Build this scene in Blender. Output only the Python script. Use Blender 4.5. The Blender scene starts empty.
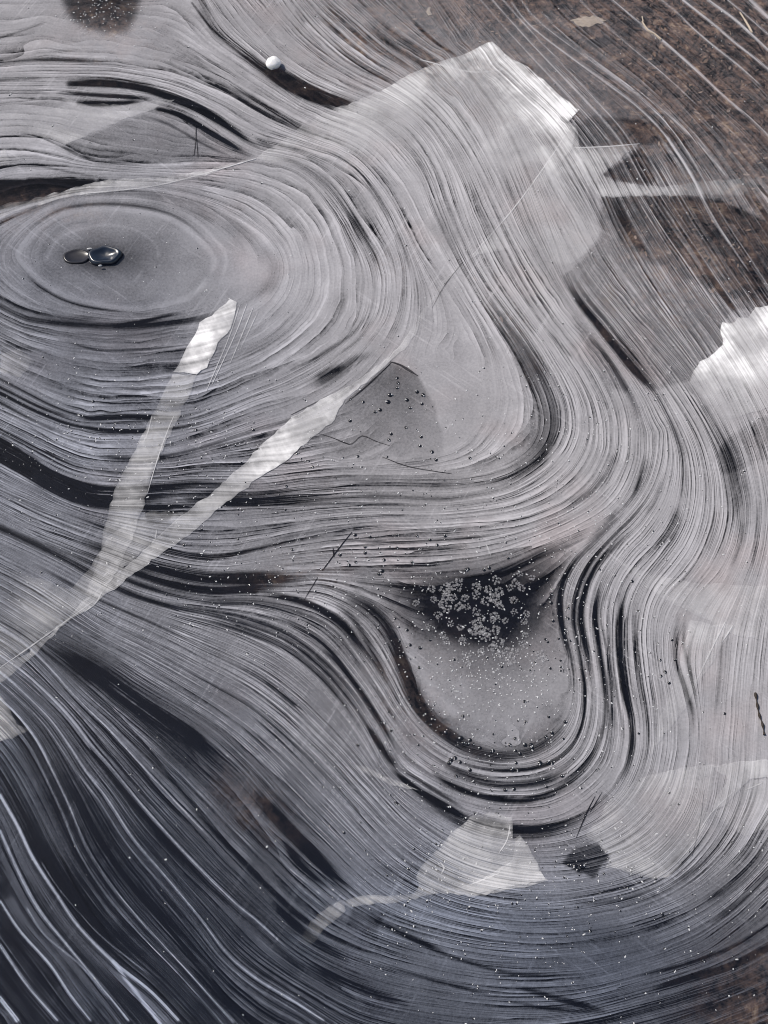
import bpy, bmesh, math, random
import numpy as np
from mathutils import Vector, Matrix
from mathutils.geometry import delaunay_2d_cdt

random.seed(7)
rng = np.random.default_rng(11)
S = bpy.context.scene
COL = S.collection

# ------------------------------------------------------------------ camera, sky, sun, exposure
FW, FH = 768.0, 1024.0
TILT = math.radians(25)
VFOV = math.radians(40)
FPX = FH / 2 / math.tan(VFOV / 2)
DIST = 1.83
CAM_Z = DIST * math.cos(TILT)
CAM_Y = -DIST * math.sin(TILT)

cam_data = bpy.data.cameras.new('camera')
cam = bpy.data.objects.new('camera', cam_data)
COL.objects.link(cam)
cam.location = (0, CAM_Y, CAM_Z)
cam.rotation_euler = (TILT, 0, 0)
cam_data.sensor_fit = 'VERTICAL'
cam_data.sensor_height = 24
cam_data.lens = 12 / math.tan(VFOV / 2)
cam_data.clip_start = 0.02
cam_data.clip_end = 500
S.camera = cam

SUN_EL, SUN_AZ = math.radians(50), math.radians(-62)      # azimuth from +Y towards +X
world = bpy.data.worlds.new('World')
S.world = world
world.use_nodes = True
wn = world.node_tree
bg = wn.nodes['Background']
sky = wn.nodes.new('ShaderNodeTexSky')
sky.sky_type = 'NISHITA'
sky.sun_disc = False
sky.sun_elevation = SUN_EL
sky.sun_rotation = SUN_AZ
sky.air_density = 1.0
sky.dust_density = 1.5
wn.links.new(sky.outputs[0], bg.inputs['Color'])
bg.inputs['Strength'].default_value = 0.07

sun_data = bpy.data.lights.new('sun', 'SUN')
sun_data.energy = 4.2
sun_data.angle = math.radians(0.5)
sun_data.color = (1.0, 0.93, 0.85)
sun = bpy.data.objects.new('sun', sun_data)
COL.objects.link(sun)
sdir = Vector((math.sin(SUN_AZ) * math.cos(SUN_EL), math.cos(SUN_AZ) * math.cos(SUN_EL), math.sin(SUN_EL)))
sun.rotation_euler = sdir.to_track_quat('Z', 'Y').to_euler()

S.view_settings.view_transform = 'Standard'
S.view_settings.look = 'None'
S.view_settings.exposure = 0.07
S.view_settings.gamma = 1.0
S.cycles.transparent_max_bounces = 24
S.cycles.max_bounces = 8
S.cycles.pixel_filter_type = 'BLACKMAN_HARRIS'
S.cycles.filter_width = 1.05


# ------------------------------------------------------------------ where things lie on the ice
def ground(px, py):
    """metres on the ice for a position measured on the photograph"""
    px = np.asarray(px, float); py = np.asarray(py, float)
    a = (px - FW / 2) / FPX
    b = (FH / 2 - py) / FPX
    c, s = math.cos(TILT), math.sin(TILT)
    dx = a; dy = b * c + s; dz = b * s - c
    t = -CAM_Z / dz
    return dx * t, CAM_Y + dy * t


def G(px, py, z=0.0):
    x, y = ground(px, py)
    return Vector((float(x), float(y), z))


PXM = 0.0013                       # about one measured unit in metres


def spline(pts, step=1.5):
    """points along a Catmull-Rom curve"""
    P = np.array(pts, float)
    P = np.vstack([2 * P[0] - P[1], P, 2 * P[-1] - P[-2]])
    out = []
    for i in range(1, len(P) - 2):
        p0, p1, p2, p3 = P[i - 1], P[i], P[i + 1], P[i + 2]
        n = max(2, int(np.hypot(*(p2 - p1)) / step))
        t = np.linspace(0, 1, n, endpoint=False)[:, None]
        out.append(0.5 * ((2 * p1) + (-p0 + p2) * t + (2 * p0 - 5 * p1 + 4 * p2 - p3) * t ** 2
                          + (-p0 + 3 * p1 - 3 * p2 + p3) * t ** 3))
    out.append(P[-2][None])
    return np.vstack(out)


# ------------------------------------------------------------------ freeze lines (contours of the freezing front)
LINES = {
 'ring0': (1.0, [(45,262),(60,238),(95,226),(130,228),(155,244),(158,262),(140,280),(100,290),(62,280),(45,262)]),
 'ring1': (2.2, [(13,253),(30,230),(60,210),(100,204),(143,207),(177,217),(203,237),(219,258),(213,283),(187,303),(140,313),(100,309),(67,301),(40,286),(20,266),(13,253)]),
 'ring2': (4.2, [(0,223),(23,213),(60,200),(110,193),(150,193),(197,203),(233,220),(262,242),(275,264),(270,285),(250,303),(210,317),(160,324),(117,326),(67,324),(27,319),(0,306)]),
 'l4': (8.0, [(0,136),(30,137),(55,143),(75,152),(100,160),(160,165),(220,163),(256,163),(289,169),(312,185),(335,212),(350,238),(360,262),(364,290),(352,330),(323,356),(290,374),(250,392),(213,408),(180,417),(133,416),(93,418),(60,409),(33,396),(0,379)]),
 'l5': (10.0, [(0,92),(57,92),(100,96),(153,100),(190,113),(220,132),(256,155),(300,163),(325,179),(345,203),(363,233),(378,258),(385,285),(380,315),(365,338),(340,362),(300,388),(256,402),(225,415),(195,425),(160,430),(127,431),(77,426),(40,413),(0,393)]),
 'l6': (12.0, [(0,79),(67,80),(117,82),(167,92),(207,108),(233,124),(256,135),(280,142),(310,149),(339,160),(366,183),(386,213),(399,240),(406,262),(408,287),(403,318),(388,348),(350,388),(295,418),(240,436),(187,452),(147,458),(100,458),(67,449),(33,433),(0,418)]),
 'l7': (14.0, [(0,63),(33,60),(83,60),(133,63),(173,73),(213,88),(256,111),(289,127),(313,138),(343,149),(369,168),(396,205),(413,240),(432,270),(455,303),(473,335),(483,365),(485,392),(478,420),(462,442),(430,456),(390,463),(340,466),(280,470),(220,470),(150,474),(110,472),(75,466),(40,450),(0,429)]),
 'l8': (16.0, [(200,0),(213,28),(235,47),(256,63),(289,87),(323,107),(366,123),(399,147),(419,173),(433,207),(447,240),(470,283),(499,330),(520,365),(536,400),(540,425),(528,450),(500,467),(460,475),(410,476),(356,475),(306,479),(256,486),(200,484),(167,486),(117,489),(83,486),(50,473),(23,456),(0,443)]),
 'l9': (18.5, [(228,0),(256,33),(289,62),(323,80),(363,97),(399,114),(425,138),(443,171),(455,207),(470,247),(488,281),(512,315),(535,347),(559,389),(567,416),(562,443),(541,466),(512,484),(480,493),(443,498),(389,496),(323,499),(256,503),(200,503),(160,505),(100,505),(60,492),(25,470),(0,456)]),
 'l10': (22.0, [(289,0),(306,23),(333,50),(356,67),(389,85),(423,107),(449,137),(469,173),(485,210),(503,245),(522,280),(548,320),(574,354),(594,387),(606,414),(608,442),(597,472),(575,496),(545,512),(512,521),(440,526),(380,528),(330,532),(290,540),(256,549),(217,556),(183,553),(150,544),(100,526),(50,507),(0,485)]),
 'l11': (26.0, [(340,0),(366,23),(389,43),(423,65),(446,87),(468,114),(488,147),(507,187),(524,226),(543,263),(565,299),(590,332),(615,364),(636,400),(646,434),(644,465),(632,495),(612,518),(590,531),(569,540),(539,553),(512,566),(483,577),(443,582),(389,582),(356,580),(320,577),(290,579),(256,579),(213,580),(180,575),(147,567),(110,553),(67,538),(33,525),(0,508)]),
 'l12': (27.6, [(654,432),(652,460),(643,488),(626,512),(599,539),(575,562),(562,589),(562,622),(572,665),(572,699),(562,722),(539,742),(512,750),(469,742),(439,722),(419,699),(409,669),(396,635),(376,609),(349,594),(319,584),(290,586),(256,587),(213,589),(175,583),(140,573),(100,558),(60,543),(30,531),(0,515)]),
 'l13': (31.0, [(665,428),(665,455),(656,485),(638,512),(612,538),(591,562),(578,590),(574,620),(580,655),(585,690),(583,722),(572,747),(552,763),(525,770),(490,770),(455,762),(425,745),(403,722),(383,692),(356,652),(333,625),(299,609),(256,600),(213,600),(173,594),(133,582),(100,567),(60,549),(30,536),(0,521)]),
 'l14': (35.0, [(400,0),(440,40),(475,80),(503,120),(524,165),(541,210),(556,250),(566,278),(582,306),(612,343),(652,389),(669,419),(682,453),(684,483),(679,512),(669,532),(650,556),(632,577),(622,602),(619,640),(624,685),(631,719),(632,745),(626,770),(612,793),(588,813),(556,826),(516,831),(469,820),(423,796),(389,768),(369,729),(349,699),(323,669),(289,642),(256,628),(213,615),(173,607),(133,595),(100,579),(67,560),(33,543),(0,528)]),
 'l15': (44.0, [(420,0),(452,46),(486,86),(513,122),(535,162),(555,202),(579,246),(602,283),(645,333),(685,379),(712,423),(729,456),(738,489),(742,512),(738,545),(722,577),(700,602),(684,632),(678,660),(686,690),(693,715),(694,745),(689,775),(679,808),(652,842),(609,864),(560,872),(512,868),(465,855),(420,828),(385,795),(345,750),(300,705),(256,672),(200,645),(150,622),(100,600),(60,578),(30,562),(0,548)]),
 'l15b': (50.0, [(450,0),(482,40),(518,80),(555,115),(580,150),(600,186),(615,220),(633,252),(655,288),(680,325),(706,362),(727,397),(745,440),(755,473),(760,512),(754,555),(738,596),(725,628),(721,672),(716,729),(712,770),(703,815),(680,851),(650,876),(595,892),(530,899),(470,891),(420,868),(385,840),(345,797),(300,750),(256,711),(213,685),(167,659),(100,625),(67,602),(33,580),(0,563)]),
 'l16': (57.0, [(0,605),(27,622),(53,638),(100,662),(140,689),(177,711),(207,731),(240,761),(256,778),(289,815),(323,848),(350,876),(379,899),(420,917),(470,930),(530,936),(595,932),(645,921),(699,898),(745,862),(768,828)]),
 'l16c': (62.0, [(0,627),(23,642),(47,665),(77,699),(110,730),(140,763),(173,799),(213,841),(256,886),(299,926),(343,950),(389,966),(440,979),(509,988),(584,985),(650,968),(700,950),(735,925),(768,895)]),
 'l16d': (66.0, [(0,655),(20,669),(43,689),(70,717),(90,743),(113,770),(147,811),(187,855),(233,901),(256,920),(289,950),(323,972),(366,992),(420,1003),(500,1012),(570,1010),(640,993),(700,975),(735,962),(768,945)]),
 'l17': (61.0, [(484,-10),(510,20),(545,58),(583,98),(618,138),(646,187),(670,225),(692,256),(715,290),(740,325),(768,368)]),
 'l18': (68.0, [(512,3),(525,20),(545,38),(579,63),(612,87),(639,108),(665,135),(692,177),(709,210),(732,247),(768,300)]),
 'l19': (80.0, [(612,0),(640,23),(665,43),(699,72),(725,97),(752,120),(775,142)]),
 'l19b': (87.0, [(662,0),(680,15),(695,30),(715,47),(740,67),(763,88)]),
 'l20': (96.0, [(708,0),(733,18),(750,33),(768,50)]),
 'l21': (103.0, [(750,0),(768,17)]),
 't3': (72.0, [(0,672),(23,692),(50,719),(70,747),(85,770),(107,798),(133,838),(167,878),(200,918),(227,953),(256,978),(289,998),(323,1020)]),
 't4': (77.0, [(0,699),(17,715),(37,741),(52,770),(70,808),(87,848),(113,888),(147,928),(187,971),(233,1022)]),
 'b1': (86.0, [(0,795),(17,825),(33,858),(57,895),(80,928),(117,965),(150,991),(178,1020)]),
 'b2': (91.0, [(0,831),(20,875),(40,911),(67,945),(97,981),(128,1020)]),
 'b3': (97.0, [(0,901),(20,931),(50,965),(70,995),(90,1020)]),
 'b4': (102.0, [(0,945),(27,985),(57,1020)]),
 'b5': (107.0, [(0,998),(17,1020)]),
 'l14m': (39.5, [(575,262),(588,283),(612,312),(634,340),(668,386),(690,418),(704,448),(711,480),(711,512),(703,542),(687,570),(663,596),(654,625),(656,660),(662,700),(664,740),(658,778)]),
}
EXTRA = [(95,257,0.0),(480,640,27.4),(500,690,27.5),(440,625,27.4),(520,600,27.2),(470,700,27.5),(540,700,27.5),(545,640,27.45),(100,15,14.8),(40,25,14.6),(150,35,14.8),
         (430,410,13.95),(400,445,13.9),(440,350,13.9),(460,420,13.97),(0,193,6.0),(-60,193,6.0),(50,187,6.0),(-40,260,2.6)]


def kern(d2):
    return -np.sqrt(d2 + 4e-4)          # multiquadric: stays calm between close lines


def run_out(L):
    """carry a line on past the edge of the picture"""
    P = [tuple(p) for p in L]
    for end in (0, -1):
        x, y = P[end]
        if x <= 2 or x >= 766 or y <= 2 or y >= 1015:
            q = P[1] if end == 0 else P[-2]
            d = math.hypot(x - q[0], y - q[1])
            e = (x + (x - q[0]) / d * 45, y + (y - q[1]) / d * 45)
            if end == 0: P.insert(0, e)
            else: P.append(e)
    return P


def tps_fit(P, V, smooth):
    n = len(P)
    Q = P / 400.0
    d2 = ((Q[:, None] - Q[None]) ** 2).sum(-1)
    A = np.zeros((n + 3, n + 3))
    A[:n, :n] = kern(d2) + np.eye(n) * smooth
    A[:n, n] = 1; A[:n, n + 1:] = Q
    A[n, :n] = 1; A[n + 1:, :n] = Q.T
    w = np.linalg.solve(A, np.concatenate([V, np.zeros(3)]))
    return Q, w


def tps_eval(Q, w, X):
    out = np.empty(len(X))
    X = X / 400.0
    n = len(Q)
    for i in range(0, len(X), 4000):
        x = X[i:i + 4000]
        d2 = ((x[:, None] - Q[None]) ** 2).sum(-1)
        out[i:i + 4000] = kern(d2) @ w[:n] + w[n] + x @ w[n + 1:]
    return out


pts, vals = [], []
for v, L in LINES.values():
    c = spline(run_out(L) if L[0] != L[-1] else L, 2.0)
    k = c[::7]
    pts.append(k); vals.append(np.full(len(k), v))
pts.append(np.array([e[:2] for e in EXTRA], float)); vals.append(np.array([e[2] for e in EXTRA]))
Qf, Wf = tps_fit(np.vstack(pts), np.concatenate(vals), 1e-6)

CG0x, CG0y, CG1x, CG1y, CSTEP = -240, -240, 1008, 1264, 4
cgx = np.arange(CG0x, CG1x + 1, CSTEP, dtype=float)
cgy = np.arange(CG0y, CG1y + 1, CSTEP, dtype=float)
gx, gy = np.meshgrid(cgx, cgy)
coarse_phi = tps_eval(Qf, Wf, np.stack([gx.ravel(), gy.ravel()], 1)).reshape(gx.shape)

# keep the fitted values beside the lines, let a membrane span the rest: no false loops between lines
fixed = np.zeros(gx.shape, bool)
for v, L in LINES.values():
    c = spline(run_out(L) if L[0] != L[-1] else L, 1.0)
    jj = np.rint((c[:, 0] - CG0x) / CSTEP).astype(int); ii = np.rint((c[:, 1] - CG0y) / CSTEP).astype(int)
    ok = (jj > 0) & (jj < gx.shape[1] - 1) & (ii > 0) & (ii < gx.shape[0] - 1)
    fixed[ii[ok], jj[ok]] = True
for ex, ey, ev in EXTRA:
    fixed[int((ey - CG0y) / CSTEP), int((ex - CG0x) / CSTEP)] = True
fixed[:30] = True; fixed[-30:] = True; fixed[:, :30] = True; fixed[:, -30:] = True
free = ~fixed
ph_ = coarse_phi.copy()
for it in range(900):
    m = ph_.copy()
    m[1:-1, 1:-1] = .25 * (ph_[:-2, 1:-1] + ph_[2:, 1:-1] + ph_[1:-1, :-2] + ph_[1:-1, 2:])
    ph_[free] = m[free]
for it in range(3):
    m = ph_.copy()
    m[1:-1, 1:-1] = .5 * ph_[1:-1, 1:-1] + .125 * (ph_[:-2, 1:-1] + ph_[2:, 1:-1] + ph_[1:-1, :-2] + ph_[1:-1, 2:])
    ph_ = m
coarse_phi = ph_


def cubic_sample_axis(A, f, axis):
    n = A.shape[axis]
    f = np.clip(f, 1, n - 2.001)
    i = np.floor(f).astype(int); t = f - i
    i = np.clip(i, 1, n - 3)
    t = f - i
    sh = [1, 1]; sh[axis] = len(t)
    t = t.reshape(sh)
    p = [np.take(A, i + k, axis=axis) for k in (-1, 0, 1, 2)]
    return 0.5 * (2 * p[1] + (-p[0] + p[2]) * t + (2 * p[0] - 5 * p[1] + 4 * p[2] - p[3]) * t ** 2
                  + (-p[0] + 3 * p[1] - 3 * p[2] + p[3]) * t ** 3)


def upsample(A, xs, ys):
    """bicubic read of a coarse field on the tensor grid ys x xs"""
    B = cubic_sample_axis(A, (ys - CG0y) / CSTEP, 0)
    return cubic_sample_axis(B, (xs - CG0x) / CSTEP, 1)


# ------------------------------------------------------------------ the sheet's vertex grid
STEP = 1.25


def axis(lo, hi, far_lo, far_hi):
    core = np.arange(lo, hi + STEP, STEP)
    up, d = [], STEP
    x = core[-1]
    while x < far_hi:
        d = min(d * 1.12, 260); x += d; up.append(x)
    dn, d = [], STEP
    x = core[0]
    while x > far_lo:
        d = min(d * 1.12, 260); x -= d; dn.append(x)
    return np.concatenate([np.array(dn[::-1]), core, np.array(up)]), len(dn), len(core)


xs, nx0, nxc = axis(-40, 808, -3600, 4400)
ys, ny0, nyc = axis(-40, 1064, -1900, 2600)
GX, GY = np.meshgrid(xs, ys)
PHI = upsample(coarse_phi, xs, ys)

# ---- cloudiness of the ice: white air-rich ice against clear black ice
TONE_X = [-100, 0, 128, 256, 384, 512, 640, 768, 868]
TONE_Y = [-100, 0, 128, 256, 384, 512, 640, 768, 896, 1024, 1124]
TONE = [
 [.55,.55,.50,.52,.30,.06,.04,.05,.05],
 [.58,.58,.54,.54,.24,.05,.03,.05,.05],
 [.58,.58,.58,.58,.66,.60,.14,.04,.04],
 [.40,.38,.36,.58,.64,.66,.52,.30,.28],
 [.38,.38,.36,.52,.60,.64,.58,.60,.58],
 [.34,.34,.32,.38,.46,.60,.66,.64,.64],
 [.20,.22,.32,.40,.38,.44,.62,.68,.68],
 [.02,.02,.05,.25,.38,.42,.56,.66,.66],
 [.00,.00,.02,.07,.30,.36,.32,.26,.22],
 [-.01,-.01,.01,.03,.09,.14,.11,.07,.07],
 [-.01,-.01,.01,.03,.08,.12,.10,.06,.06],
]
tone_pts = np.array([(x, y) for y in TONE_Y for x in TONE_X], float)
Qt, Wt = tps_fit(tone_pts, np.array(TONE).ravel(), 1e-4)
coarse_tone = tps_eval(Qt, Wt, np.stack([np.clip(gx, -110, 880).ravel(), np.clip(gy, -110, 1140).ravel()], 1)).reshape(gx.shape)
CLOUD = np.clip(upsample(coarse_tone, xs, ys), -0.05, 0.85)
LINE = np.full(CLOUD.shape, 1.0)          # how strongly the fine freeze lines show
BROWN = np.zeros(CLOUD.shape)


def soft_blob(F, cx, cy, rx, ry, amount, rot=0.0, power=2.0):
    c, s = math.cos(rot), math.sin(rot)
    dx = GX - cx; dy = GY - cy
    u = (dx * c + dy * s) / rx; v = (-dx * s + dy * c) / ry
    F += amount * np.exp(-(u * u + v * v) ** (power / 2))


def inside(poly):
    m = np.zeros(GX.shape, bool)
    P = np.array(poly, float)
    x0, y0 = P.min(0); x1, y1 = P.max(0)
    i0, i1 = np.searchsorted(ys, [y0, y1]); j0, j1 = np.searchsorted(xs, [x0, x1])
    X = GX[i0:i1, j0:j1]; Y = GY[i0:i1, j0:j1]
    r = np.zeros(X.shape, bool)
    n = len(P)
    for a in range(n):
        xa, ya = P[a]; xb, yb = P[(a + 1) % n]
        if ya == yb: continue
        hit = ((Y < ya) != (Y < yb)) & (X < (xb - xa) * (Y - ya) / (yb - ya) + xa)
        r ^= hit
    m[i0:i1, j0:j1] = r
    return m


def blur(A, n):
    for _ in range(n):
        A = (A + np.roll(A, 1, 0) + np.roll(A, -1, 0)) / 3
        A = (A + np.roll(A, 1, 1) + np.roll(A, -1, 1)) / 3
    return A


def jag(poly, amp=1.3, step=5):
    """a broken outline: extra corners pushed a little off the straight edges"""
    r = random.Random(int(poly[0][0] * 31 + poly[0][1] * 7 + len(poly)))
    out = []
    n = len(poly)
    for i in range(n):
        a = poly[i]; b = poly[(i + 1) % n]
        L = math.hypot(b[0] - a[0], b[1] - a[1])
        k = max(1, int(L / step))
        for j in range(k):
            t = j / k
            e = amp if j else amp * .4
            out.append((a[0] + (b[0] - a[0]) * t + r.uniform(-e, e), a[1] + (b[1] - a[1]) * t + r.uniform(-e, e)))
    return out


def clear_patch(poly, amount, soft=1, grad=None):
    m = blur(inside(jag(poly, .9 if soft != 1 or poly[0][0] > 0 else .3)).astype(float), soft)
    if grad is not None:                      # (x, y, radius): strongest there, fading away
        m = m * np.exp(-(((GX - grad[0]) ** 2 + (GY - grad[1]) ** 2) / grad[2] ** 2))
    global CLOUD
    CLOUD = CLOUD - amount * m


def stroke(pts_, w, amount, w2=None, fade=(.24, .24), seed=0, broken=.35):
    """a band of clearer (amount<0) or whiter (amount>0) ice along a freeze line"""
    global CLOUD
    c = spline(pts_, 1.2)
    n = len(c)
    t = np.linspace(0, 1, n)
    env = np.ones(n)
    def at_edge(p): return p[0] <= 3 or p[0] >= 765 or p[1] <= 3 or p[1] >= 1016
    fade = (0 if at_edge(pts_[0]) else fade[0], 0 if at_edge(pts_[-1]) else fade[1])
    if fade[0] > 0: env *= np.clip(t / fade[0], 0, 1)
    if fade[1] > 0: env *= np.clip((1 - t) / fade[1], 0, 1)
    r = np.random.default_rng(seed + int(abs(pts_[0][0]) * 13 + abs(pts_[0][1]) * 7) + n)
    wob = np.interp(np.arange(n), np.linspace(0, n, max(3, n // 25)), r.uniform(1 - broken, 1, max(3, n // 25)))
    env = env * wob
    ww = np.full(n, float(w)) if w2 is None else np.linspace(w, w2, n)
    ww = ww * (0.75 + 0.25 * env)
    x0, y0 = c.min(0) - 3 * max(ww.max(), 1); x1, y1 = c.max(0) + 3 * max(ww.max(), 1)
    i0, i1 = np.searchsorted(ys, [y0, y1]); j0, j1 = np.searchsorted(xs, [x0, x1])
    if i1 <= i0 or j1 <= j0: return
    acc = np.zeros((i1 - i0, j1 - j0))
    lx = xs[j0:j1]; ly = ys[i0:i1]
    for k in range(n):
        R = 2.4 * ww[k] + 1
        a0, a1 = np.searchsorted(ly, [c[k, 1] - R, c[k, 1] + R]); b0, b1 = np.searchsorted(lx, [c[k, 0] - R, c[k, 0] + R])
        if a1 <= a0 or b1 <= b0: continue
        d2 = (ly[a0:a1, None] - c[k, 1]) ** 2 + (lx[None, b0:b1] - c[k, 0]) ** 2
        p = env[k] * np.exp(-(d2 / ww[k] ** 2) ** 1.3)
        np.maximum(acc[a0:a1, b0:b1], p, out=acc[a0:a1, b0:b1])
    CLOUD[i0:i1, j0:j1] += amount * acc


def off(L, d):
    """the same line shifted sideways by d (to the right of its direction of travel)"""
    P = np.array(L, float)
    T = np.gradient(P, axis=0)
    T /= np.maximum(np.hypot(T[:, 0], T[:, 1]), 1e-6)[:, None]
    N = np.stack([-T[:, 1], T[:, 0]], 1)
    return [tuple(p) for p in P + N * d]


def seg(name, a, b):
    return LINES[name][1][a:b]


# soft variations
soft_blob(LINE, 120, 258, 160, 68, -1.0, power=4)
soft_blob(LINE, 30, 192, 70, 14, -.9)
soft_blob(LINE, 430, 395, 70, 60, -.75)
soft_blob(LINE, 492, 656, 86, 108, -1.1, power=4)
soft_blob(LINE, 395, 412, 55, 50, -.6)
soft_blob(LINE, 480, 400, 60, 60, -.5)
soft_blob(LINE, 130, 362, 75, 26, -.5)
soft_blob(LINE, 150, 136, 90, 24, -.6)
soft_blob(LINE, 20, 120, 90, 30, -.5)
soft_blob(LINE, 100, 20, 110, 45, -.8)
soft_blob(LINE, 715, 720, 60, 90, -.55)
soft_blob(LINE, 270, 300, 90, 60, -.5)
soft_blob(LINE, 660, 200, 120, 160, .45)
soft_blob(LINE, 700, 400, 110, 140, .35)
soft_blob(LINE, 60, 880, 230, 190, -.30, power=3)
soft_blob(LINE, 640, 30, 230, 100, -.5, power=3)
soft_blob(LINE, 480, 970, 260, 110, -.25)
soft_blob(CLOUD, 482, 606, 78, 42, -.44, power=3)
soft_blob(CLOUD, 400, 596, 40, 22, -.18)
soft_blob(CLOUD, 545, 572, 34, 18, -.30, rot=-.4)
soft_blob(CLOUD, 440, 665, 26, 50, .14, rot=-.6)
soft_blob(CLOUD, 515, 705, 46, 30, .06)
soft_blob(CLOUD, 470, 645, 66, 52, -.14)
soft_blob(CLOUD, 110, 258, 75, 30, -.07)
soft_blob(CLOUD, 96, 257, 33, 14, -.28)
soft_blob(CLOUD, 150, 252, 40, 20, -.06)
soft_blob(CLOUD, 160, 350, 110, 40, -.12)
soft_blob(CLOUD, 290, 268, 60, 40, .12)
soft_blob(CLOUD, 85, 900, 60, 20, -.14, rot=.95)
soft_blob(CLOUD, 190, 738, 130, 24, -.13, rot=.66)
soft_blob(CLOUD, 90, 668, 60, 16, -.22, rot=.6)
soft_blob(CLOUD, 285, 835, 75, 30, -.07, rot=.8)
soft_blob(CLOUD, 750, 1000, 50, 45, -.16)
soft_blob(CLOUD, 600, 935, 110, 30, -.10)

clear_patch([(370,583),(443,583),(483,578),(512,567),(545,553),(580,537),(562,565),(548,600),(540,632),(515,650),(450,640),(410,605)], .10, soft=7)
# sharp-edged clearer panes between freeze cracks
clear_patch([(58,-10),(68,15),(85,29),(110,35),(130,30),(138,12),(142,-10)], .46, soft=9)
soft_blob(CLOUD, 100, -4, 40, 26, -.12)
clear_patch([(60,147),(90,135),(120,122),(150,110),(165,105),(190,116),(220,136),(250,152),(254,157),(235,162),(200,162),(130,162),(90,158),(70,152)], .22)
clear_patch([(-30,180),(60,178),(116,181),(92,188),(62,196),(30,203),(-30,216)], .72, soft=1)
clear_patch([(97,178),(110,181),(100,186)], .3)
clear_patch([(390,362),(418,375),(424,388),(434,404),(441,430),(443,452),(430,468),(340,458),(318,432),(345,402),(370,380)], .30, grad=(395,372,62))
clear_patch([(390,362),(418,375),(424,388),(434,404),(441,430),(443,452),(430,468),(340,458),(318,432),(345,402),(370,380)], .06)
clear_patch([(562,863),(575,848),(599,843),(604,851),(610,858),(602,865),(594,878),(575,871)], .34)
clear_patch([(510,66),(522,62),(534,68),(530,75),(516,77)], .30)
clear_patch([(602,175),(620,162),(640,148),(650,163),(656,184),(625,183)], .30)
clear_patch([(601,197),(655,195),(720,200),(790,232),(800,312),(735,309),(722,325),(725,345),(705,362),(690,380),(652,391),(612,345),(562,276),(585,257),(600,238)], .20)
clear_patch([(601,197),(655,195),(720,200),(790,232),(800,300),(735,300),(690,280),(650,262),(620,245)], .14, soft=4)
clear_patch([(572,128),(592,116),(640,120),(700,140),(660,143),(640,145),(575,148)], .14)
clear_patch([(715,456),(730,435),(790,405),(790,448),(745,468),(722,475)], .16)
clear_patch([(100,593),(103,578),(115,568),(117,582)], .36)
clear_patch([(143,508),(160,503),(178,512),(165,522),(148,524)], .26)
clear_patch([(560,420),(575,400),(560,300),(590,320),(652,391),(640,395)], .0)
clear_patch([(570,312),(590,332),(612,360),(630,392),(610,388),(585,352)], .22, soft=3)
clear_patch([(355,905),(385,915),(375,935),(345,925)], .12)
clear_patch([(370,865),(420,866),(412,884),(385,882)], .08)

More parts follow.
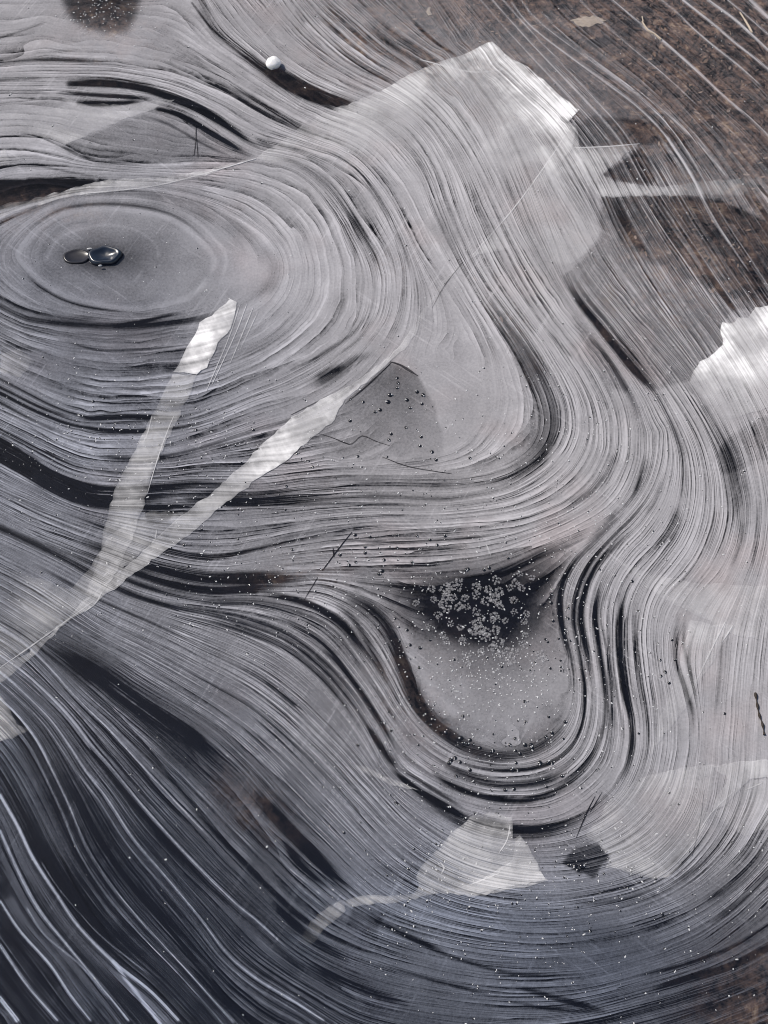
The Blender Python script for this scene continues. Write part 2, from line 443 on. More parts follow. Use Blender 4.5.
# bands of clear ice along the freeze lines, and one painted shadow band
D = [
 ([(66,84),(125,86),(165,96),(205,110),(245,136)], 3.6, -.34, None, (.02,.3)), ([(56,93),(100,96),(150,99)], 1.6, -.3, None, (.02,.4)), ([(77,103),(110,104),(148,102)], 2.6, -.3, None, (.02,.4)), ([(155,108),(185,118),(220,138),(250,156)], 2.6, -.3, None, (.03,.3)), ([(270,68),(295,84),(325,100),(352,106)], 6, -.22, None, (.05,.03)),
 (seg('l8',0,6), 7, -.20), (seg('l8',2,6), 5, -.16), ([(262,66),(289,84),(323,100),(352,108)], 6, -.42),
 ([(276,66),(300,82),(330,96),(356,103)], 4, -.28), ([(192,3),(213,30),(240,53),(268,73),(300,95),(335,109)], 1.3, -.30),
 (off(seg('l8',5,12),-11), 9, -.10), (seg('l8',9,12), 10, -.12),
 (off(seg('l8',11,19),-9), 10, -.30), (off(seg('l8',12,19),-16), 6, -.16), (seg('l8',12,18), 3, -.18),
 (off(seg('l8',17,23),-7), 7, -.20), (seg('l9',17,24), 4, -.20),
 (seg('l8',22,32), 4, -.34), (off(seg('l8',23,34),-7), 6, -.36), (off(seg('l8',24,34),-13), 5, -.26), (seg('l9',21,31), 5, -.28),
 ([(180,497),(220,494),(256,496),(300,492)], 7, -.26), ([(250,508),(300,505),(360,504),(430,506)], 2, -.2),
 ([(65,82),(125,85),(165,95),(210,115),(250,140)], 4, -.34), ([(67,80),(125,81),(170,90)], 3, -.22), ([(57,92),(100,95),(153,98)], 2, -.38), ([(78,102),(110,103),(150,100)], 3, -.34),
 ([(160,98),(190,107),(220,123),(250,142),(270,152)], 3, -.34), ([(152,107),(180,115),(215,135),(245,152)], 2.5, -.34), ([(140,115),(170,125),(205,145),(235,158)], 1.5, -.18),
 ([(205,80),(230,92),(262,112),(290,126),(330,145)], 3, -.34), ([(215,78),(250,97),(285,118),(320,136)], 2, -.26), ([(256,130),(280,144),(310,152)], 3, -.2), ([(256,138),(275,150)],4,-.25),
 ([(0,64),(33,60),(70,60),(110,63)], 2.2, -.30), ([(0,59),(40,53),(85,50)], 2, -.22), ([(0,80),(45,78)], 2, -.28), ([(0,92),(57,92)], 2, -.2), ([(0,108),(40,103),(78,101)], 4, -.12),
 ([(0,38),(30,28),(48,21)], 1.2, -.25), ([(0,137),(35,136),(60,146),(90,158)], 1.3, -.22), ([(0,167),(35,166),(70,172),(110,179)], 1.3, -.22), ([(60,147),(80,156),(110,162),(170,163)], 1.6, -.26),
 (seg('ring1',0,8), 1.6, -0.18), (seg('ring1',1,6), 3, -0.09), (seg('ring1',10,15), 1.6, -0.2), (seg('ring2',0,8), 3.5, -0.16), (off(seg('ring2',1,8),-7), 3, -0.13), (off(seg('ring2',3,9),8), 6, -.08),
 (seg('ring2',10,17), 4, -.26), (off(seg('ring2',11,17),-7), 5, -.14), ([(115,326),(140,322),(165,316),(186,312)], 2, -.34), (seg('ring2',7,11), 7, -.12), ([(0,298),(30,310),(70,318),(115,318)], 3, -.16),
 ([(60,340),(100,350),(150,349),(195,343)], 1.3, -.22), ([(0,345),(30,348),(55,352)], 1.5, -.1),
 (seg('l4',5,13), 2, -.14), (off(seg('l4',7,13),-8), 3, -.16), (seg('l5',7,12), 4, -.18), (seg('l6',8,13), 4, -.20), ([(346,205),(362,232),(374,256),(380,278)], 3, -.28), ([(365,215),(380,240),(390,262)], 2.5, -.24), ([(392,225),(404,250),(410,275)], 2.5, -.20), ([(340,215),(352,240),(358,262)], 3, -.16),
 ([(373,300),(356,330),(323,354),(295,371)], 2, -.22), ([(378,310),(360,338),(330,360)], 1.6, -.2), ([(306,386),(330,377),(355,360),(375,352)], 7, -.32, 4), ([(312,378),(345,365)], 4, -.2),
 (seg('l4',18,25), 2, -.26), (seg('l5',18,25), 2, -.32), ([(75,420),(110,417),(150,418),(185,419)], 3.2, -.36), ([(85,431),(125,432),(160,430)], 2.4, -.34), ([(0,387),(40,407),(80,421)], 2, -.26), (seg('l6',16,23), 2.2, -.26), ([(93,457),(140,460),(185,455)], 3, -.24), ([(0,402),(40,424),(80,440),(120,445)], 2, -.22), (seg('l7',23,30), 1.8, -.2),
 ([(0,441),(23,456),(50,474),(83,488),(117,492)], 6, -.26), ([(0,452),(30,472),(60,488)], 5, -.20),
 ([(60,375),(110,393),(160,397)], 1.3, -.16), ([(100,385),(150,390),(200,385)], 1.2, -.14),
 (seg('l10',22,30), 2, -.26), (seg('l10',24,29), 3, -.2), (off(seg('l10',14,20),8), 1.3, -.2),
 (seg('l11',26,34), 5, -.40), (off(seg('l11',26,34),6), 3, -.2), (off(seg('l11',27,34),-9), 2.5, -.26), (seg('l12',20,28), 3, -.24),
 ([(150,562),(190,576),(240,580),(300,582)], 5, -.26), ([(340,541),(400,542),(460,539),(512,533)], 1.4, -.36), ([(370,548),(420,549),(470,546)], 1.3, -.26), ([(340,562),(400,570),(470,566)], 1.3, -.14), ([(256,545),(290,536),(340,528),(400,522)], 1.3, -.18),
 (seg('l11',19,24), 4, -.22), (off(seg('l11',18,23),-5), 2, -.14),
 ([(319,584),(349,596),(376,613),(393,638),(405,672),(416,702),(437,727),(467,745)], 7, -.34), ([(420,705),(443,730),(467,747),(497,756),(532,749),(556,732),(566,707)], 8, -.30), ([(395,640),(410,680),(425,712)], 6, -.16),  # second stroke paints the shadow band round the pocket's lower rim
 (seg('l13',8,16), 2.4, -.34), (seg('l13',2,12), 3, -.40), (seg('l12',3,10), 3, -.34), (off(seg('l13',3,10),-7), 4, -.42), (off(seg('l12',5,9),2), 2.6, -.2),
 (off(seg('l13',4,14),-21), 3, -.30), (off(seg('l13',4,12),-27), 1.4, -.26), ([(602,580),(596,610),(598,645),(603,680),(607,715)], 3, -.24),
 (seg('l14',17,25), 3.6, -.52), (seg('l14',18,22), 5, -.36), (off(seg('l14',17,23),-8), 1.8, -.2), (off(seg('l14',18,24),-16), 2.4, -.26), (off(seg('l14',18,24),9), 2, -.16),
 ([(420,756),(443,780),(474,794),(514,801),(542,796),(570,782),(589,763),(600,740)], 3.4, -.36), ([(430,748),(455,770),(490,783),(525,784),(556,776),(580,755)], 4.5, -.30), (seg('l14',24,31), 5, -.30), (off(seg('l14',25,30),-7), 3, -.2), ([(389,768),(423,793),(466,817)], 3, -.36), ([(395,766),(430,788),(468,811)], 2, -.24), ([(470,818),(500,824),(530,828),(560,824)], 4, -.2),
 (seg('l13',20,29), 2.6, -.26), (off(seg('l13',18,27),8), 3.5, -.34), (off(seg('l13',18,25),-4), 2, -.22), (off(seg('l14',31,38),-7), 3, -.28), (seg('l14',30,40), 2.6, -.30), (off(seg('l14',31,37),6), 2.2, -.24), (off(seg('l14',30,35),14), 1.6, -.2),
 ([(256,612),(290,622),(325,645),(352,680),(378,720),(400,756)], 3, -.32), ([(330,600),(352,618),(372,650),(392,690)], 3.5, -.26), ([(270,594),(310,603),(345,632),(370,668)], 4, -.24), ([(366,724),(385,752),(400,772)], 3.5, -.3),
 (seg('l15',34,39), 1.6, -.22), (seg('l14',37,43), 4, -.24), (seg('l15b',29,35), 1.2, -.2), (seg('l15',29,35), 1.2, -.16),
 # right side
 ([(562,276),(580,303),(600,328),(625,360),(650,389)], 3.4, -.46, 4.5), ([(592,318),(618,350),(648,388)], 4, -.30), (off([(562,276),(580,303),(600,328),(625,360),(650,389)], -9), 2, -.2), (seg('l14',9,15), 3.4, -.24), ([(590,335),(615,370),(632,400),(640,425)], 3, -.2), ([(548,330),(565,350),(578,362)], 2.5, -.2),
 (seg('l15',9,14), 6, -.16), (off(seg('l15',10,15),8), 5, -.18), (off(seg('l15',10,14),-9), 2, -.2), ([(718,430),(730,455),(738,490),(740,520)], 6, -.18), ([(742,512),(740,540),(730,570)], 3, -.26), (off(seg('l15',11,15),-6), 2.4, -.16),
 ([(632,500),(642,478),(648,452)], 4, -.22), ([(600,490),(610,468),(615,450)], 5, -.2), ([(560,508),(590,492),(605,470)], 4, -.2), ([(679,505),(670,532),(655,553)], 6, -.26), ([(640,520),(655,500),(665,470)], 3, -.2), ([(585,545),(605,527),(622,508)], 4, -.24), ([(618,515),(634,494),(644,466)], 2, -.26), ([(758,500),(756,540),(752,575)], 2.4, -.2), ([(700,560),(712,535),(716,505)], 2, -.14),
 ([(680,612),(676,635),(676,662),(686,690),(693,715),(693,735)], 3, -.34), ([(685,616),(684,645),(690,672),(697,700)], 2.2, -.26), ([(722,628),(720,670),(714,728)], 1.5, -.18), ([(637,620),(635,660),(637,690),(645,725)], 1.6, -.2), ([(653,640),(653,690),(660,720)], 1.2, -.12), ([(697,625),(690,645),(688,665)], 1.2, -.18),
 # upper right over the pale crescent
 (seg('l10',3,9), 3, -.10), (seg('l11',1,5), 4, -.30), (off(seg('l11',1,5),-10), 3, -.22), (off(seg('l11',1,4),9), 2.4, -.22), ([(330,43),(352,60),(378,75),(402,85)], 2.4, -.24), (seg('l14',1,6), 2, -.16), ([(410,20),(435,42),(460,58)], 1.6, -.3), (seg('l11',6,12), 4, -.12), (off(seg('l11',7,12),-9), 4, -.10),
 ([(308,25),(335,52),(362,70),(400,86)], 1.2, -.25), ([(470,180),(485,215),(500,240)], 5, -.12), ([(655,200),(668,225),(690,258),(720,296)], 5, -.2), ([(615,200),(630,232),(650,258)], 4, -.2), ([(700,262),(720,292),(738,314)], 3, -.3), ([(745,262),(760,290),(775,310)], 4, -.3), ([(735,175),(752,200),(775,225)], 4, -.2),
 # lower right
 ([(768,948),(732,965),(689,978),(650,990)], 3, -.30), ([(775,920),(729,948),(679,966),(630,978)], 1.8, -.18), ([(500,1000),(560,1010),(620,1012)], 2, -.10), ([(384,925),(434,950),(509,973),(584,975)], 2, -.12), ([(385,966),(440,982),(500,998)], 2, -.12), ([(512,985),(555,998),(605,1011)], 3, -.22), ([(660,890),(700,865),(730,830)], 2, -.14), ([(560,902),(620,900),(670,880)], 3, -.12), ([(365,915),(400,932),(450,955)], 3, -.22),
 ([(700,905),(740,880),(768,850)], 5, -.14), ([(710,925),(745,898),(772,870)], 3, -.16),
 # lower left dark sweep
 ([(40,650),(90,675),(130,702),(165,722),(200,748),(235,785)], 8, -.10), ([(60,650),(110,678),(150,706),(190,730),(225,762)], 4, -.2), ([(250,790),(285,825),(320,862),(350,892)], 6, -.3), ([(262,800),(300,838),(330,868)], 3, -.26), ([(283,840),(300,865),(330,890)], 4, -.2), (off(seg('l16c',6,12),-7), 3, -.10),
 ([(100,768),(140,815),(180,860),(225,905)], 5, -.10), ([(60,768),(85,815),(110,855),(150,905),(200,960)], 4, -.08), ([(270,900),(310,938),(350,962)], 4, -.18), ([(300,960),(350,985),(420,1010)], 4, -.16),
]
for i, d in enumerate(D):
    stroke(d[0], d[1], d[2] * 1.75, d[3] if len(d) > 3 else None, seed=i, **({'fade': d[4]} if len(d) > 4 else {}))

# white, air-filled ridges along the freeze lines
B = [
 (off(LINES['ring1'][1][:9], 5), 3, .10), (off(LINES['ring1'][1][8:], 5), 3, .09), (off(LINES['ring2'][1][:9], -4), 4, .12), (off(LINES['ring2'][1][9:], -5), 4, .12), (LINES['ring0'][1][:6], 1.5, .07), (off(LINES['ring1'][1][:9], -7), 2, .10),
 (LINES['b1'][1], 1.6, .50), (LINES['b2'][1], 1.5, .42), (LINES['b3'][1], 1.5, .44), (LINES['b4'][1], 1.5, .40), (LINES['b5'][1], 2.4, .42), ([(112,960),(125,978),(142,1000),(162,1026)], 1.7, .34),
 (LINES['t3'][1], 1.3, .32), (LINES['t4'][1], 1.2, .26), (LINES['l16d'][1][:11], 1.3, .30), (LINES['l16c'][1][:8], 1.0, .26), (off(LINES['t4'][1], 9), .9, .16), (off(LINES['t3'][1], 8), .9, .16),
 (off(LINES['b1'][1], 9), 7, .10), (off(LINES['b3'][1], -8), 5, .08), (off(LINES['b2'][1], 8), 4, .08), (off(LINES['l16d'][1][4:11], 12), 6, .06),
 ([(0,740),(17,765),(35,800),(55,840),(80,880),(120,930)], 9, .07), ([(40,860),(60,890),(100,935),(150,975)], .9, .2), ([(25,905),(45,935),(80,965),(110,1000)], 1, .2),
 (LINES['l20'][1], 1.5, .55), (LINES['l21'][1], 2.2, .6), ([(683,0),(698,12),(718,28),(735,43),(755,58),(772,72)], 1.4, .48), (LINES['l19b'][1], 1.2, .34), ([(728,0),(745,14),(770,36)], 1.2, .42),
 (LINES['l19'][1], 1.1, .30), (LINES['l18'][1], 1.1, .36), (off(LINES['l18'][1], -9), .9, .26), (LINES['l17'][1], 1.0, .34), (off(LINES['l17'][1], -8), .9, .26), (off(LINES['l17'][1], 9), .9, .26), ([(640,25),(662,40),(690,65),(715,88),(745,115)], 1.1, .25),
 ([(580,0),(600,20),(635,50),(668,78),(700,108)], 1.0, .24), ([(540,10),(570,40),(610,72),(650,100),(690,135),(730,180)], 1.0, .26), ([(665,133),(692,177),(709,213),(732,247)], 1.6, .3),
 (off(seg('l13',4,12),-3), 1.4, .14), (off(seg('l13',3,12),-13), 1.8, .16), (off(seg('l14',18,24),5), 2, .10), (off(seg('l14',17,24),-5), 1.5, .10), (off(seg('l13',9,17),-3), 1.5, .18), (off(seg('l13',9,18),6), 1.4, .14), (off(seg('l9',16,22),4), 3, .08),
 ([(330,588),(365,600),(395,622),(412,655),(430,690),(460,718)], 7, .12), ([(256,593),(300,596),(340,612)], 2.2, .2),
]
for i, d in enumerate(B):
    stroke(d[0], d[1], d[2] * (1.7 if d[0][0][0] < 300 and d[0][0][1] > 500 else 1.55), None, fade=(.04, .06), seed=500 + i, broken=.3)

FLOOR = np.clip(upsample(coarse_tone, xs, ys) * .28, 0, .10)
CLOUD = np.where(CLOUD < FLOOR, FLOOR - (FLOOR - CLOUD) * .65, CLOUD)
CLOUD = np.clip(CLOUD, -0.12, 0.95)
LINE = np.clip(LINE, 0.0, 1.6)
edge = 1 / (1 + np.exp(-((GX - 430) * 0.45 - (GY - 40) * 0.9) / 30.0))
BROWN = np.clip(edge, 0, 1)
soft_blob(BROWN, 680, 260, 90, 70, .8)
soft_blob(BROWN, 775, 1000, 55, 55, .6)
soft_blob(BROWN, 100, 10, 60, 40, .7)
soft_blob(BROWN, 40, 190, 60, 20, .6)
soft_blob(BROWN, 250, 795, 40, 22, .3, rot=.7)
soft_blob(BROWN, 370, 40, 80, 40, .8)
soft_blob(BROWN, 400, 250, 60, 30, .5)
soft_blob(BROWN, 510, 300, 30, 60, .6)
soft_blob(BROWN, 420, 690, 60, 60, .35)
soft_blob(BROWN, 300, 555, 60, 20, .4)
BROWN = np.clip(BROWN, 0, 1)
COOL = .26 + .74 / (1 + np.exp(-((GY - 750) / 80 - (GX - 230) / 170)))
soft_blob(COOL, 70, 400, 190, 230, .4)
soft_blob(COOL, 520, 950, 220, 70, .38)
COOL = np.clip(COOL, 0, 1)


# ------------------------------------------------------------------ helpers
def link(o, parent=None):
    COL.objects.link(o)
    if parent: o.parent = parent
    return o


def tag(o, label=None, cat=None, group=None, kind=None):
    if label: o['label'] = label
    if cat: o['category'] = cat
    if group: o['group'] = group
    if kind: o['kind'] = kind
    return o


def grid_mesh(name, X, Y, Z, attrs):
    ny, nx = X.shape
    me = bpy.data.meshes.new(name)
    co = np.stack([X, Y, Z], -1).reshape(-1, 3).astype(np.float32)
    idx = np.arange(nx * ny).reshape(ny, nx)
    # rows run down the photograph (towards the viewer): wind so that normals point up
    q = np.stack([idx[:-1, :-1], idx[1:, :-1], idx[1:, 1:], idx[:-1, 1:]], -1).reshape(-1, 4).astype(np.int32)
    me.vertices.add(len(co)); me.vertices.foreach_set('co', co.ravel())
    me.loops.add(q.size); me.loops.foreach_set('vertex_index', q.ravel())
    me.polygons.add(len(q)); me.polygons.foreach_set('loop_start', np.arange(0, q.size, 4, dtype=np.int32))
    me.update(calc_edges=True)
    me.polygons.foreach_set('use_smooth', np.ones(len(q), bool))
    for k, v in attrs.items():
        a = me.attributes.new(k, 'FLOAT', 'POINT')
        a.data.foreach_set('value', v.ravel().astype(np.float32))
    return me


class NT:
    """small helper to write node trees"""
    def __init__(self, name):
        self.m = bpy.data.materials.new(name)
        self.m.use_nodes = True
        self.t = self.m.node_tree
        self.t.nodes.clear()
        self.out = self.t.nodes.new('ShaderNodeOutputMaterial')

    def n(self, kind, **kw):
        nd = self.t.nodes.new(kind)
        for k, v in kw.items(): setattr(nd, k, v)
        return nd

    def put(self, sock, v):
        if v is None: return
        if isinstance(v, bpy.types.NodeSocket): self.t.links.new(v, sock)
        else: sock.default_value = v

    def math(self, op, a, b=None, clamp=False):
        nd = self.n('ShaderNodeMath', operation=op, use_clamp=clamp)
        self.put(nd.inputs[0], a)
        if b is not None: self.put(nd.inputs[1], b)
        return nd.outputs[0]

    def attr(self, name):
        return self.n('ShaderNodeAttribute', attribute_name=name).outputs['Fac']

    def noise(self, vec, scale, detail=2.0, rough=.5, dist=0.0):
        nd = self.n('ShaderNodeTexNoise')
        self.put(nd.inputs['Vector'], vec)
        nd.inputs['Scale'].default_value = scale
        nd.inputs['Detail'].default_value = detail
        nd.inputs['Roughness'].default_value = rough
        nd.inputs['Distortion'].default_value = dist
        return nd.outputs['Fac']

    def xyz(self, x, y, z):
        nd = self.n('ShaderNodeCombineXYZ')
        self.put(nd.inputs[0], x); self.put(nd.inputs[1], y); self.put(nd.inputs[2], z)
        return nd.outputs[0]

    def ramp(self, f, stops):
        nd = self.n('ShaderNodeMapRange', interpolation_type='SMOOTHSTEP')
        self.put(nd.inputs[0], f)
        for k, v in zip((1, 2, 3, 4), stops): nd.inputs[k].default_value = v
        return nd.outputs[0]

    def mixc(self, f, a, b):
        nd = self.n('ShaderNodeMix', data_type='RGBA')
        self.put(nd.inputs[0], f); self.put(nd.inputs[6], a); self.put(nd.inputs[7], b)
        return nd.outputs[2]

    def mixs(self, f, a, b):
        nd = self.n('ShaderNodeMixShader')
        self.put(nd.inputs[0], f); self.put(nd.inputs[1], a); self.put(nd.inputs[2], b)
        return nd.outputs[0]

    def done(self, s):
        self.t.links.new(s, self.out.inputs['Surface'])
        return self.m


def simple(name, col, rough=.5, spec=.5, var=0.0, scale=60.0, metal=0.0, bump=0.0):
    t = NT(name)
    p = t.n('ShaderNodeBsdfPrincipled')
    p.inputs['Roughness'].default_value = rough
    p.inputs['Specular IOR Level'].default_value = spec
    tc = t.n('ShaderNodeTexCoord').outputs['Object']
    f = t.noise(tc, scale, 4, .6)
    a = tuple(c * (1 - var) for c in col) + (1,)
    b = tuple(min(1, c * (1 + var)) for c in col) + (1,)
    t.put(p.inputs['Base Color'], t.mixc(f, a, b))
    if bump:
        bn = t.n('ShaderNodeBump')
        bn.inputs['Strength'].default_value = bump
        bn.inputs['Distance'].default_value = .002
        t.put(bn.inputs['Height'], f)
        t.put(p.inputs['Normal'], bn.outputs[0])
    return t.done(p.outputs[0])


# ------------------------------------------------------------------ materials of the place
def hatch(t, pos, ang, scale, stretch, lo, hi):
    """fine scratches in one direction"""
    mp = t.n('ShaderNodeMapping')
    mp.inputs['Rotation'].default_value = (0, 0, ang)
    mp.vector_type = 'TEXTURE'
    mp.inputs['Scale'].default_value = (1, 1 / stretch, 1)
    t.put(mp.inputs['Vector'], pos)
    return t.ramp(t.noise(mp.outputs[0], scale, 2, .6), (lo, hi, 0, 1))


def terraces(t, ph, X, Y):
    """stepped freeze lines: a sharp dark edge, then brightening towards the next step"""
    total = None
    for f, jk, jamp, a_, mk in ((.62, 2.0, 2.6, .34, 5.0), (1.45, 2.6, 2.6, .40, 7.0), (3.1, 3.5, 2.2, .36, 9.0), (6.3, 4.5, 2.0, .22, 11.0)):
        jit = t.noise(t.xyz(t.math('MULTIPLY', ph, f * .55), t.math('MULTIPLY', X, jk), t.math('MULTIPLY', Y, jk)), 1.0, 2, .5)
        p_ = t.math('ADD', t.math('MULTIPLY', ph, f), t.math('MULTIPLY', jit, jamp))
        fr = t.math('FRACT', p_)
        edge_ = t.math('MULTIPLY', t.math('POWER', t.math('SUBTRACT', 1.0, fr), 3.5), -1.0)
        lit = t.math('MULTIPLY', t.math('POWER', fr, 5.0), .45)
        amp = t.noise(t.xyz(t.math('MULTIPLY', ph, f * .33), t.math('MULTIPLY', X, mk), t.math('MULTIPLY', Y, mk)), 1.0, 2, .5)
        q = t.math('MULTIPLY', t.math('ADD', t.math('ADD', edge_, lit), .15), t.math('MULTIPLY', t.ramp(amp, (.36, .66, .12, 1.5)), a_))
        total = q if total is None else t.math('ADD', total, q)
    return total


def stripe_sum(t, s1, s2, s3, s4):
    def k(s_, a_): return t.math('MULTIPLY', t.math('SUBTRACT', s_, .5), a_)
    a_ = t.math('ADD', k(s1, .16), k(s2, .26))
    b_ = t.math('ADD', k(s3, .42), k(s4, .55))
    thin_dark2 = t.math('MULTIPLY', t.ramp(s3, (.36, .39, 1, 0)), -.12)
    thin_light = t.math('MULTIPLY', t.ramp(s3, (.61, .64, 0, 1)), .13)
    return t.math('ADD', t.math('ADD', a_, b_), t.math('ADD', thin_dark2, thin_light))


def ice_material():
    t = NT('lake_ice')
    pos = t.n('ShaderNodeTexCoord').outputs['Object']
    sp = t.n('ShaderNodeSeparateXYZ'); t.put(sp.inputs[0], pos)
    X, Y = sp.outputs[0], sp.outputs[1]
    phi = t.attr('freeze_line'); cloud = t.attr('cloudiness'); line = t.attr('line_strength'); cool = t.attr('coolness')
    # a little waviness of the lines
    w = t.noise(pos, 14, 3, .55)
    ph = t.math('ADD', phi, t.math('MULTIPLY', t.math('SUBTRACT', w, .5), .3))

    def strip(f, k, det=2):
        return t.noise(t.xyz(t.math('MULTIPLY', ph, f), t.math('MULTIPLY', X, k), t.math('MULTIPLY', Y, k)), 1.0, det, .55)
    s1 = strip(.55, 2.2)
    s2 = strip(1.7, 3.0)
    s3 = strip(4.2, 5.0)
    s4 = strip(9.0, 7.0, 1)
    stripes = t.math('ADD', stripe_sum(t, s1, s2, s3, s4), terraces(t, ph, X, Y))
    gain = t.ramp(cloud, (.0, .40, .48, 1.0))
    patchy = t.math('MULTIPLY', t.ramp(t.noise(pos, 8.5, 5, .62), (.36, .60, .30, 1.2)), t.ramp(t.noise(pos, 70, 3, .6), (.30, .62, .55, 1.15)))
    stripes = t.math('MULTIPLY', t.math('MULTIPLY', stripes, t.math('MULTIPLY', line, patchy)), gain)
    mott = t.math('MULTIPLY', t.math('SUBTRACT', t.noise(pos, 22, 6, .66), .5), .40)
    grain = t.math('MULTIPLY', t.math('SUBTRACT', t.noise(pos, 300, 3, .7), .5), .42)
    reg = t.noise(pos, 5, 2, .5)
    h1 = t.math('MULTIPLY', hatch(t, pos, .9, 170, .06, .56, .72), t.ramp(reg, (.47, .56, 0, .13)))
    h2 = t.math('MULTIPLY', hatch(t, pos, -.5, 150, .06, .57, .72), t.ramp(reg, (.44, .53, .12, 0)))
    h3 = t.math('MULTIPLY', hatch(t, pos, .15, 190, .05, .62, .75), .03)
    tex = t.math('ADD', t.math('ADD', mott, grain), t.math('ADD', h1, t.math('ADD', h2, h3)))
    c = t.math('ADD', cloud, t.math('ADD', stripes, t.math('MULTIPLY', tex, t.ramp(cloud, (.0, .4, .30, 1.0)))))
    c = t.n('ShaderNodeClamp').outputs[0] if False else t.math('MINIMUM', t.math('MAXIMUM', c, .006), .97)
    warm = t.mixc(t.noise(pos, 3.5, 3, .5), (.56, .53, .525, 1), (.47, .45, .455, 1))
    coolc = t.mixc(t.noise(pos, 4.5, 3, .5), (.44, .475, .56, 1), (.34, .39, .52, 1))
    warm = t.mixc(t.ramp(t.noise(pos, 6.5, 3, .55), (.50, .72, 0, .6)), warm, (.55, .455, .43, 1))
    col = t.mixc(cool, warm, coolc)
    df = t.n('ShaderNodeBsdfDiffuse'); t.put(df.inputs['Color'], col)
    tr = t.n('ShaderNodeBsdfTransparent')
    base = t.mixs(c, tr.outputs[0], df.outputs[0])
    gl = t.n('ShaderNodeBsdfGlossy'); gl.inputs['Roughness'].default_value = .16
    bn = t.n('ShaderNodeBump')
    bn.inputs['Strength'].default_value = .22
    bn.inputs['Distance'].default_value = .0008
    t.put(bn.inputs['Height'], t.math('ADD', t.math('ADD', s2, t.math('MULTIPLY', s3, .5)), t.math('MULTIPLY', t.noise(pos, 160, 3, .6), .6)))
    t.put(gl.inputs['Normal'], bn.outputs[0])
    lw = t.n('ShaderNodeLayerWeight'); lw.inputs['Blend'].default_value = .5
    fr = t.math('ADD', t.math('MULTIPLY', t.math('POWER', lw.outputs['Facing'], 5.0), .9), .02)
    return t.done(t.mixs(fr, base, gl.outputs[0]))


def bed_material():
    t = NT('lake_bed_silt')
    pos = t.n('ShaderNodeTexCoord').outputs['Object']
    br = t.attr('leaf_silt')
    n1 = t.noise(pos, 38, 6, .7, .6)
    n2 = t.noise(pos, 130, 4, .7)
    cr = t.n('ShaderNodeValToRGB')
    t.put(cr.inputs[0], t.math('ADD', t.math('MULTIPLY', n1, .65), t.math('MULTIPLY', n2, .35)))
    e = cr.color_ramp.elements
    e[0].position = .42; e[0].color = (.008, .008, .011, 1)
    e[1].position = .66; e[1].color = (.30, .23, .175, 1)
    a = e.new(.49); a.color = (.068, .052, .050, 1)
    a = e.new(.56); a.color = (.13, .088, .075, 1)
    deep = t.mixc(n1, (.001, .0018, .005, 1), (.003, .0048, .012, 1))
    p = t.n('ShaderNodeBsdfPrincipled')
    p.inputs['Roughness'].default_value = .9
    p.inputs['Specular IOR Level'].default_value = .1
    t.put(p.inputs['Base Color'], t.mixc(br, deep, cr.outputs[0]))
    return t.done(p.outputs[0])


def fracture_material(name, col, streak, lines=1.0):
    t = NT(name)
    pos = t.n('ShaderNodeTexCoord').outputs['Object']
    al = t.attr('whiteness')
    n1 = hatch(t, pos, streak, 120, .07, .35, .7)
    n2 = t.noise(pos, 34, 5, .62)
    n3 = t.noise(pos, 330, 2, .6)
    f = t.math('ADD', t.math('MULTIPLY', n1, .14), t.math('ADD', t.math('MULTIPLY', n2, .45), t.math('MULTIPLY', n3, .28)))
    f = t.math('ADD', f, .42)
    ph = t.attr('freeze_line')
    sp = t.n('ShaderNodeSeparateXYZ'); t.put(sp.inputs[0], pos)
    def strip(q, k):
        return t.noise(t.xyz(t.math('MULTIPLY', ph, q), t.math('MULTIPLY', sp.outputs[0], k), t.math('MULTIPLY', sp.outputs[1], k)), 1.0, 2, .55)
    st = t.math('ADD', t.math('MULTIPLY', t.math('SUBTRACT', strip(1.7, 3.0), .5), 1.5), t.math('MULTIPLY', t.math('SUBTRACT', strip(4.2, 5.0), .5), 2.4))
    f = t.math('ADD', f, t.math('MULTIPLY', st, lines))
    big = t.ramp(t.noise(pos, 11, 4, .6), (.36, .64, .45, 1.25))
    f = t.math('MULTIPLY', f, big)
    a = t.math('MULTIPLY', al, f, clamp=True)
    df = t.n('ShaderNodeBsdfDiffuse'); df.inputs['Color'].default_value = col + (1,)
    tr = t.n('ShaderNodeBsdfTransparent')
    return t.done(t.mixs(a, tr.outputs[0], df.outputs[0]))


M_ICE = ice_material()
M_BED = bed_material()
M_FR = fracture_material('white_fracture', (.80, .80, .82), .9)
M_FRW = fracture_material('bright_fracture', (.82, .82, .84), .5, .65)
M_DARK = fracture_material('open_crack', (.02, .02, .026), .2)
M_HAIR = fracture_material('hairline_white', (.85, .85, .87), .2)

# ------------------------------------------------------------------ the ice and the lake bed
WX, WY = ground(GX, GY)
r2 = np.random.default_rng(3)
relief = np.clip(CLOUD - .3, 0, 1) * 0.0
ice = bpy.data.objects.new('ice_sheet', grid_mesh('ice_sheet', WX, WY, relief, {
    'freeze_line': PHI, 'cloudiness': CLOUD, 'line_strength': LINE, 'coolness': COOL}))
ice.data.materials.append(M_ICE)
link(ice)
tag(ice, 'clear grey lake ice with swirling freeze lines', kind='structure')

